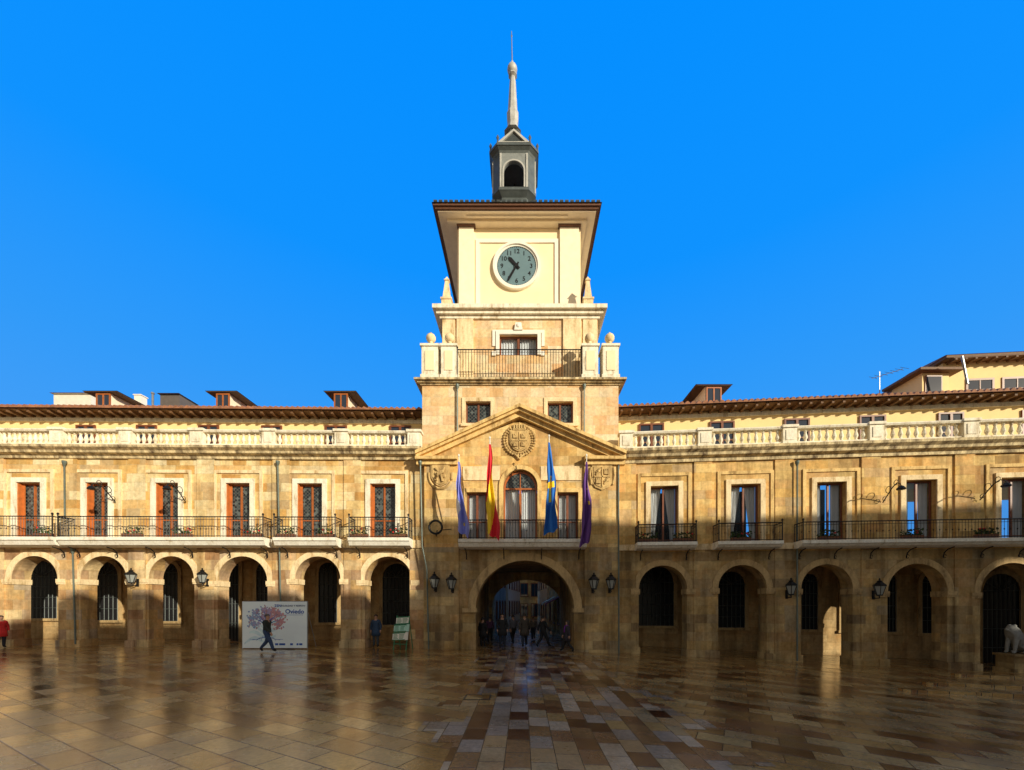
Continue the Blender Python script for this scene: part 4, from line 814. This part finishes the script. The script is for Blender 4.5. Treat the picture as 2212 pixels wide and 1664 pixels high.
def person(px,pyf,hpx,head,pose,top,legs,label,hair=(.04,.03,.025),coat=False,longhair=False,Y=None,scarf=None):
    Y0=Y or (CH-0)*F/(pyf-CY); 
    for _ in range(4):
        x=wx(px,Y0); 
        if not Y: Y0=(CH-zg(x))*F/(pyf-CY)
    x=wx(px,Y0); H=hpx*Y0/F; sc=H/1.76
    t=thing('person',label,'person',(x,Y0,zg(x))); t.rotation_euler=(0,0,radians(head)); t.scale=(sc,sc,sc)
    V=[];E=[];Lb=[]
    def add(p,r,l,par=None):
        V.append((p,r)); Lb.append(l); i=len(V)-1
        if par is not None: E.append((par,i))
        return i
    pel=add((0,0,.96),(.175,.145),'top'); bl=add((0,.0,1.12),(.18,.15),'top',pel); ch=add((0,.005,1.28),(.20,.155),'top',bl); uc=add((0,.01,1.41),(.15,.115),'top',ch)
    nk=add((0,0,1.5),.06,'skin',uc); h0=add((0,-.015,1.57),(.066,.08),'skin',nk); h1=add((0,-.015,1.65),(.08,.098),'skin',h0); h2=add((0,-.005,1.715),(.064,.08),'skin',h1)
    add((0,-.118,1.63),.012,'skin',h1)
    W=pose=='walk'
    for sd in (-1,1):
        sw=sd if W else 0
        sh=add((sd*.18,.01,1.41),.085,'top',uc); el=add((sd*.255,.03+.12*sw,1.15),.068,'top',sh)
        wr=add((sd*.26,-.03+.24*sw-(.05 if W else 0),.93),.046,'top',el); pm=add((sd*.26,-.05+.26*sw-(.05 if W else 0),.86),(.036,.022),'skin',wr)
        pp=V[pm][0]
        for k in range(4):
            f1=add((pp[0],pp[1]-.03+.02*k,pp[2]-.05),.0095,'skin',pm); add((pp[0]-sd*.012,pp[1]-.03+.02*k-.008,pp[2]-(.085,.1,.095,.08)[k]),.008,'skin',f1)
        f1=add((pp[0],pp[1]-.05,pp[2]-.01),.0105,'skin',pm); add((pp[0]-sd*.01,pp[1]-.06,pp[2]-.045),.009,'skin',f1)
        hp=add((sd*.095,0,.88),(.12,.13),'top' if coat else 'legs',pel)
        if not W:
            kn=add((sd*.10,-.015,.49),.085,'legs',hp); an=add((sd*.11,.02,.1),.062,'legs',kn); to=add((sd*.125,-.13,.045),.045,'shoe',an)
        elif sd<0:
            kn=add((sd*.09,-.2,.53),.092,'legs',hp); an=add((sd*.09,-.34,.13),.066,'legs',kn); to=add((sd*.09,-.49,.085),.045,'shoe',an)
        else:
            kn=add((sd*.09,.06,.5),.092,'legs',hp); an=add((sd*.09,.36,.17),.066,'legs',kn); to=add((sd*.09,.26,.045),.045,'shoe',an)
    tm=nmat('clothing_top',top,.85,0,.15,9); lm=nmat('clothing_legs',legs,.85,0,.15,9)
    skinned(V,E,Lb,['top','legs','skin','shoe'],[tm,lm,SKIN,M['dark']],t,'body')
    def cb(name,mb,mats):
        o=bpy.data.objects.new(name,mb.mesh(name,mats,(0,0,0),True)); COL.objects.link(o); o.parent=t
    m=MB(); m.ell((0,.0,1.665),.104,.12,.112,14,10,keep=lambda a,b,c:c>.35 or (b>-.1 and c>-.35))
    if longhair: m.ell((0,.05,1.56),.1,.075,.16,12,8)
    cb('hair',m,nmat('hair',hair,.7))
    m=MB(); m.m=0
    for s_ in (-1,1): m.ell((s_*.03,-.104,1.655),.012,.008,.008,6,5)
    m.ell((0,-.104,1.59),.025,.008,.006,6,4); m.m=1
    for s_ in (-1,1): m.ell((s_*.086,.0,1.64),.012,.022,.034,6,5)
    cb('face',m,[EYE,SKIN])
    if coat:
        m=MB(); m.lathe((0,0,.0),[(.25,.62),(.235,.8),(.21,1.0)],14); 
        for i,q in enumerate(m.v): m.v[i]=(q[0],q[1]*.76,q[2])
        cb('coat_skirt',m,tm)
    if scarf:
        m=MB(); m.tube([(.08*cos(q),.075*sin(q),1.49+.01*sin(q*2)) for q in [k*pi/6 for k in range(12)]],.036,6,True); m.tube([(.05,-.12,1.47),(.06,-.17,1.3),(.05,-.17,1.1)],.034,6); cb('scarf',m,nmat('scarf',scarf,.9))
    return t
NV=(.015,.02,.035); BK=(.012,.012,.014); JN=(.03,.06,.14)
person(577,1409,82,90,'walk',(.022,.028,.022),JN,'man in dark jacket and jeans striding right in front of the banner',(.10,.09,.08))
person(812,1398,70,0,'stand',(.025,.055,.11),(.05,.06,.07),'person in blue grey jacket standing by the pillar left of the menu board',coat=True)
person(1043,1397,62,160,'stand',BK,BK,'person in black against the left wall inside the archway',coat=True)
person(1085,1398,72,10,'stand',BK,NV,'tall man in a black coat facing out, left of centre in the archway',coat=True)
person(1108,1391,62,200,'walk',(.10,.10,.12),BK,'person in mid grey walking away, behind the tall man in the archway')
person(1133,1398,72,180,'walk',(.05,.04,.03),NV,'person in dark brown coat walking away in the middle of the archway',coat=True)
person(1173,1399,68,120,'walk',BK,BK,'person in black jacket walking in the right half of the archway')
person(1226,1409,68,250,'walk',(.03,.025,.035),BK,'woman in black with a purple scarf walking past the right side of the arch',coat=True,longhair=True,scarf=(.25,.04,.38))
person(1058,1388,55,180,'walk',(.10,.04,.10),BK,'small distant person in plum jacket deep inside the archway, farthest left')
person(1152,1382,48,0,'walk',(.14,.12,.10),NV,'small distant person in tan jacket out in the street beyond the arch')
person(2,1400,70,70,'stand',(.66,.03,.03),(.02,.02,.03),'person in a bright red coat cut by the left edge of the picture',coat=True)
# lion statue
LY=20.5; lx=wx(2197,LY); z0=zg(lx); t=thing('lion_statue','pale stone lion statue seated on a plinth under the far right arch','statue',(lx,LY,z0))
m=MB(); zz=wz(1412,LY); m.box(WF,lx-.62,lx+.62,-LY-.4,-LY+.4,z0-.1,zz-.1); m.box(WF,lx-.7,lx+.7,-LY-.48,-LY+.48,zz-.1,zz); m.box(WF,lx-.7,lx+.7,-LY-.47,-LY+.47,z0-.1,z0+.2); m.build('plinth',M['stoneRshade'],t)
q=zz-z0
V=[((.35,0,q+.25),.24),((.15,0,q+.55),.23),((-.1,0,q+.85),.26),((-.22,0,q+1.12),.25),((-.32,0,q+1.25),.2),((-.5,0,q+1.2),.11),((-.58,0,q+1.17),.07)]
E=[(0,1),(1,2),(2,3),(3,4),(4,5),(5,6)]
for s_ in (-1,1):
    i=len(V); V+= [((-.22,s_*.17,q+.75),.12),((-.3,s_*.17,q+.35),.085),((-.32,s_*.17,q+.08),.075),((-.45,s_*.17,q+.06),.07)]; E+=[(2,i),(i,i+1),(i+1,i+2),(i+2,i+3)]
    i=len(V); V+= [((.1,s_*.24,q+.38),.13),((.3,s_*.26,q+.1),.09),((.0,s_*.26,q+.07),.075)]; E+=[(0,i),(i,i+1),(i+1,i+2)]
    i=len(V); V+= [((-.22,s_*.16,q+1.45),.05)]; E+=[(4,i)]
i=len(V); V+=[((.6,.05,q+.1),.05),((.62,.3,q+.08),.04),((.4,.4,q+.08),.06)]; E+=[(0,i),(i,i+1),(i+1,i+2)]
skinned(V,E,['s']*len(V),['s'],[M['statue']],t,'lion')
# ------------------------------------------------------------------ light, sky, camera
A,EL=radians(45),radians(17)
d=Vector((sin(A)*cos(EL),-cos(A)*cos(EL),sin(EL)))
sun=bpy.data.lights.new('Sun','SUN'); sun.energy=5.; sun.angle=radians(.5); sun.color=(1,.9,.70); so=bpy.data.objects.new('Sun',sun); COL.objects.link(so); so.rotation_euler=(-d).to_track_quat('-Z','Y').to_euler(); so.location=(40,-40,40)
w=bpy.data.worlds.new('World'); S.world=w; w.use_nodes=True; nt=w.node_tree; bg=nt.nodes['Background']
sky=nd(nt,'ShaderNodeTexSky',sky_type='NISHITA'); sky.sun_disc=False; sky.sun_elevation=EL; sky.sun_rotation=radians(135)
lk(nt,sky.outputs[0],bg.inputs[0]); bg.inputs[1].default_value=.05
tc=nd(nt,'ShaderNodeTexCoord').outputs['Generated']; sp_=nd(nt,'ShaderNodeSeparateXYZ'); lk(nt,tc,sp_.inputs[0])
mr=nd(nt,'ShaderNodeMapRange'); mr.inputs[1].default_value=-.05; mr.inputs[2].default_value=.3; lk(nt,sp_.outputs[1],mr.inputs[0])
rn=ramp(nt,[(0.,(.10,.38,.90)),(.42,(.03,.325,.95)),(.62,(.005,.29,1.)),(.9,(.0,.265,1.))]); lk(nt,sp_.outputs[2],rn.inputs[0])
b2=nd(nt,'ShaderNodeBackground'); lk(nt,rn.outputs[0],b2.inputs[0]); b2.inputs[1].default_value=1.
rs=ramp(nt,[(0.,(.60,.46,.28)),(.5,(.40,.33,.24)),(1.,(.16,.2,.28))]); lk(nt,sp_.outputs[2],rs.inputs[0])
b3=nd(nt,'ShaderNodeBackground'); lk(nt,rs.outputs[0],b3.inputs[0]); b3.inputs[1].default_value=.58
ad=nd(nt,'ShaderNodeAddShader'); lk(nt,bg.outputs[0],ad.inputs[0]); lk(nt,b3.outputs[0],ad.inputs[1])
mx=nd(nt,'ShaderNodeMixShader'); lk(nt,mr.outputs[0],mx.inputs[0]); lk(nt,ad.outputs[0],mx.inputs[1]); lk(nt,b2.outputs[0],mx.inputs[2]); lk(nt,mx.outputs[0],nt.nodes['World Output'].inputs[0])
cam=bpy.data.cameras.new('Camera'); co=bpy.data.objects.new('Camera',cam); COL.objects.link(co); co.location=(0,0,CH); co.rotation_euler=(pi/2,0,0)
cam.sensor_width=36; cam.lens=36*F/2212; cam.shift_x=-(CX-1106)/2212; cam.shift_y=(CY-832)/2212; cam.clip_end=2000; cam.clip_start=.05
S.camera=co
S.view_settings.view_transform='Standard'; S.view_settings.look='None'; S.view_settings.exposure=0
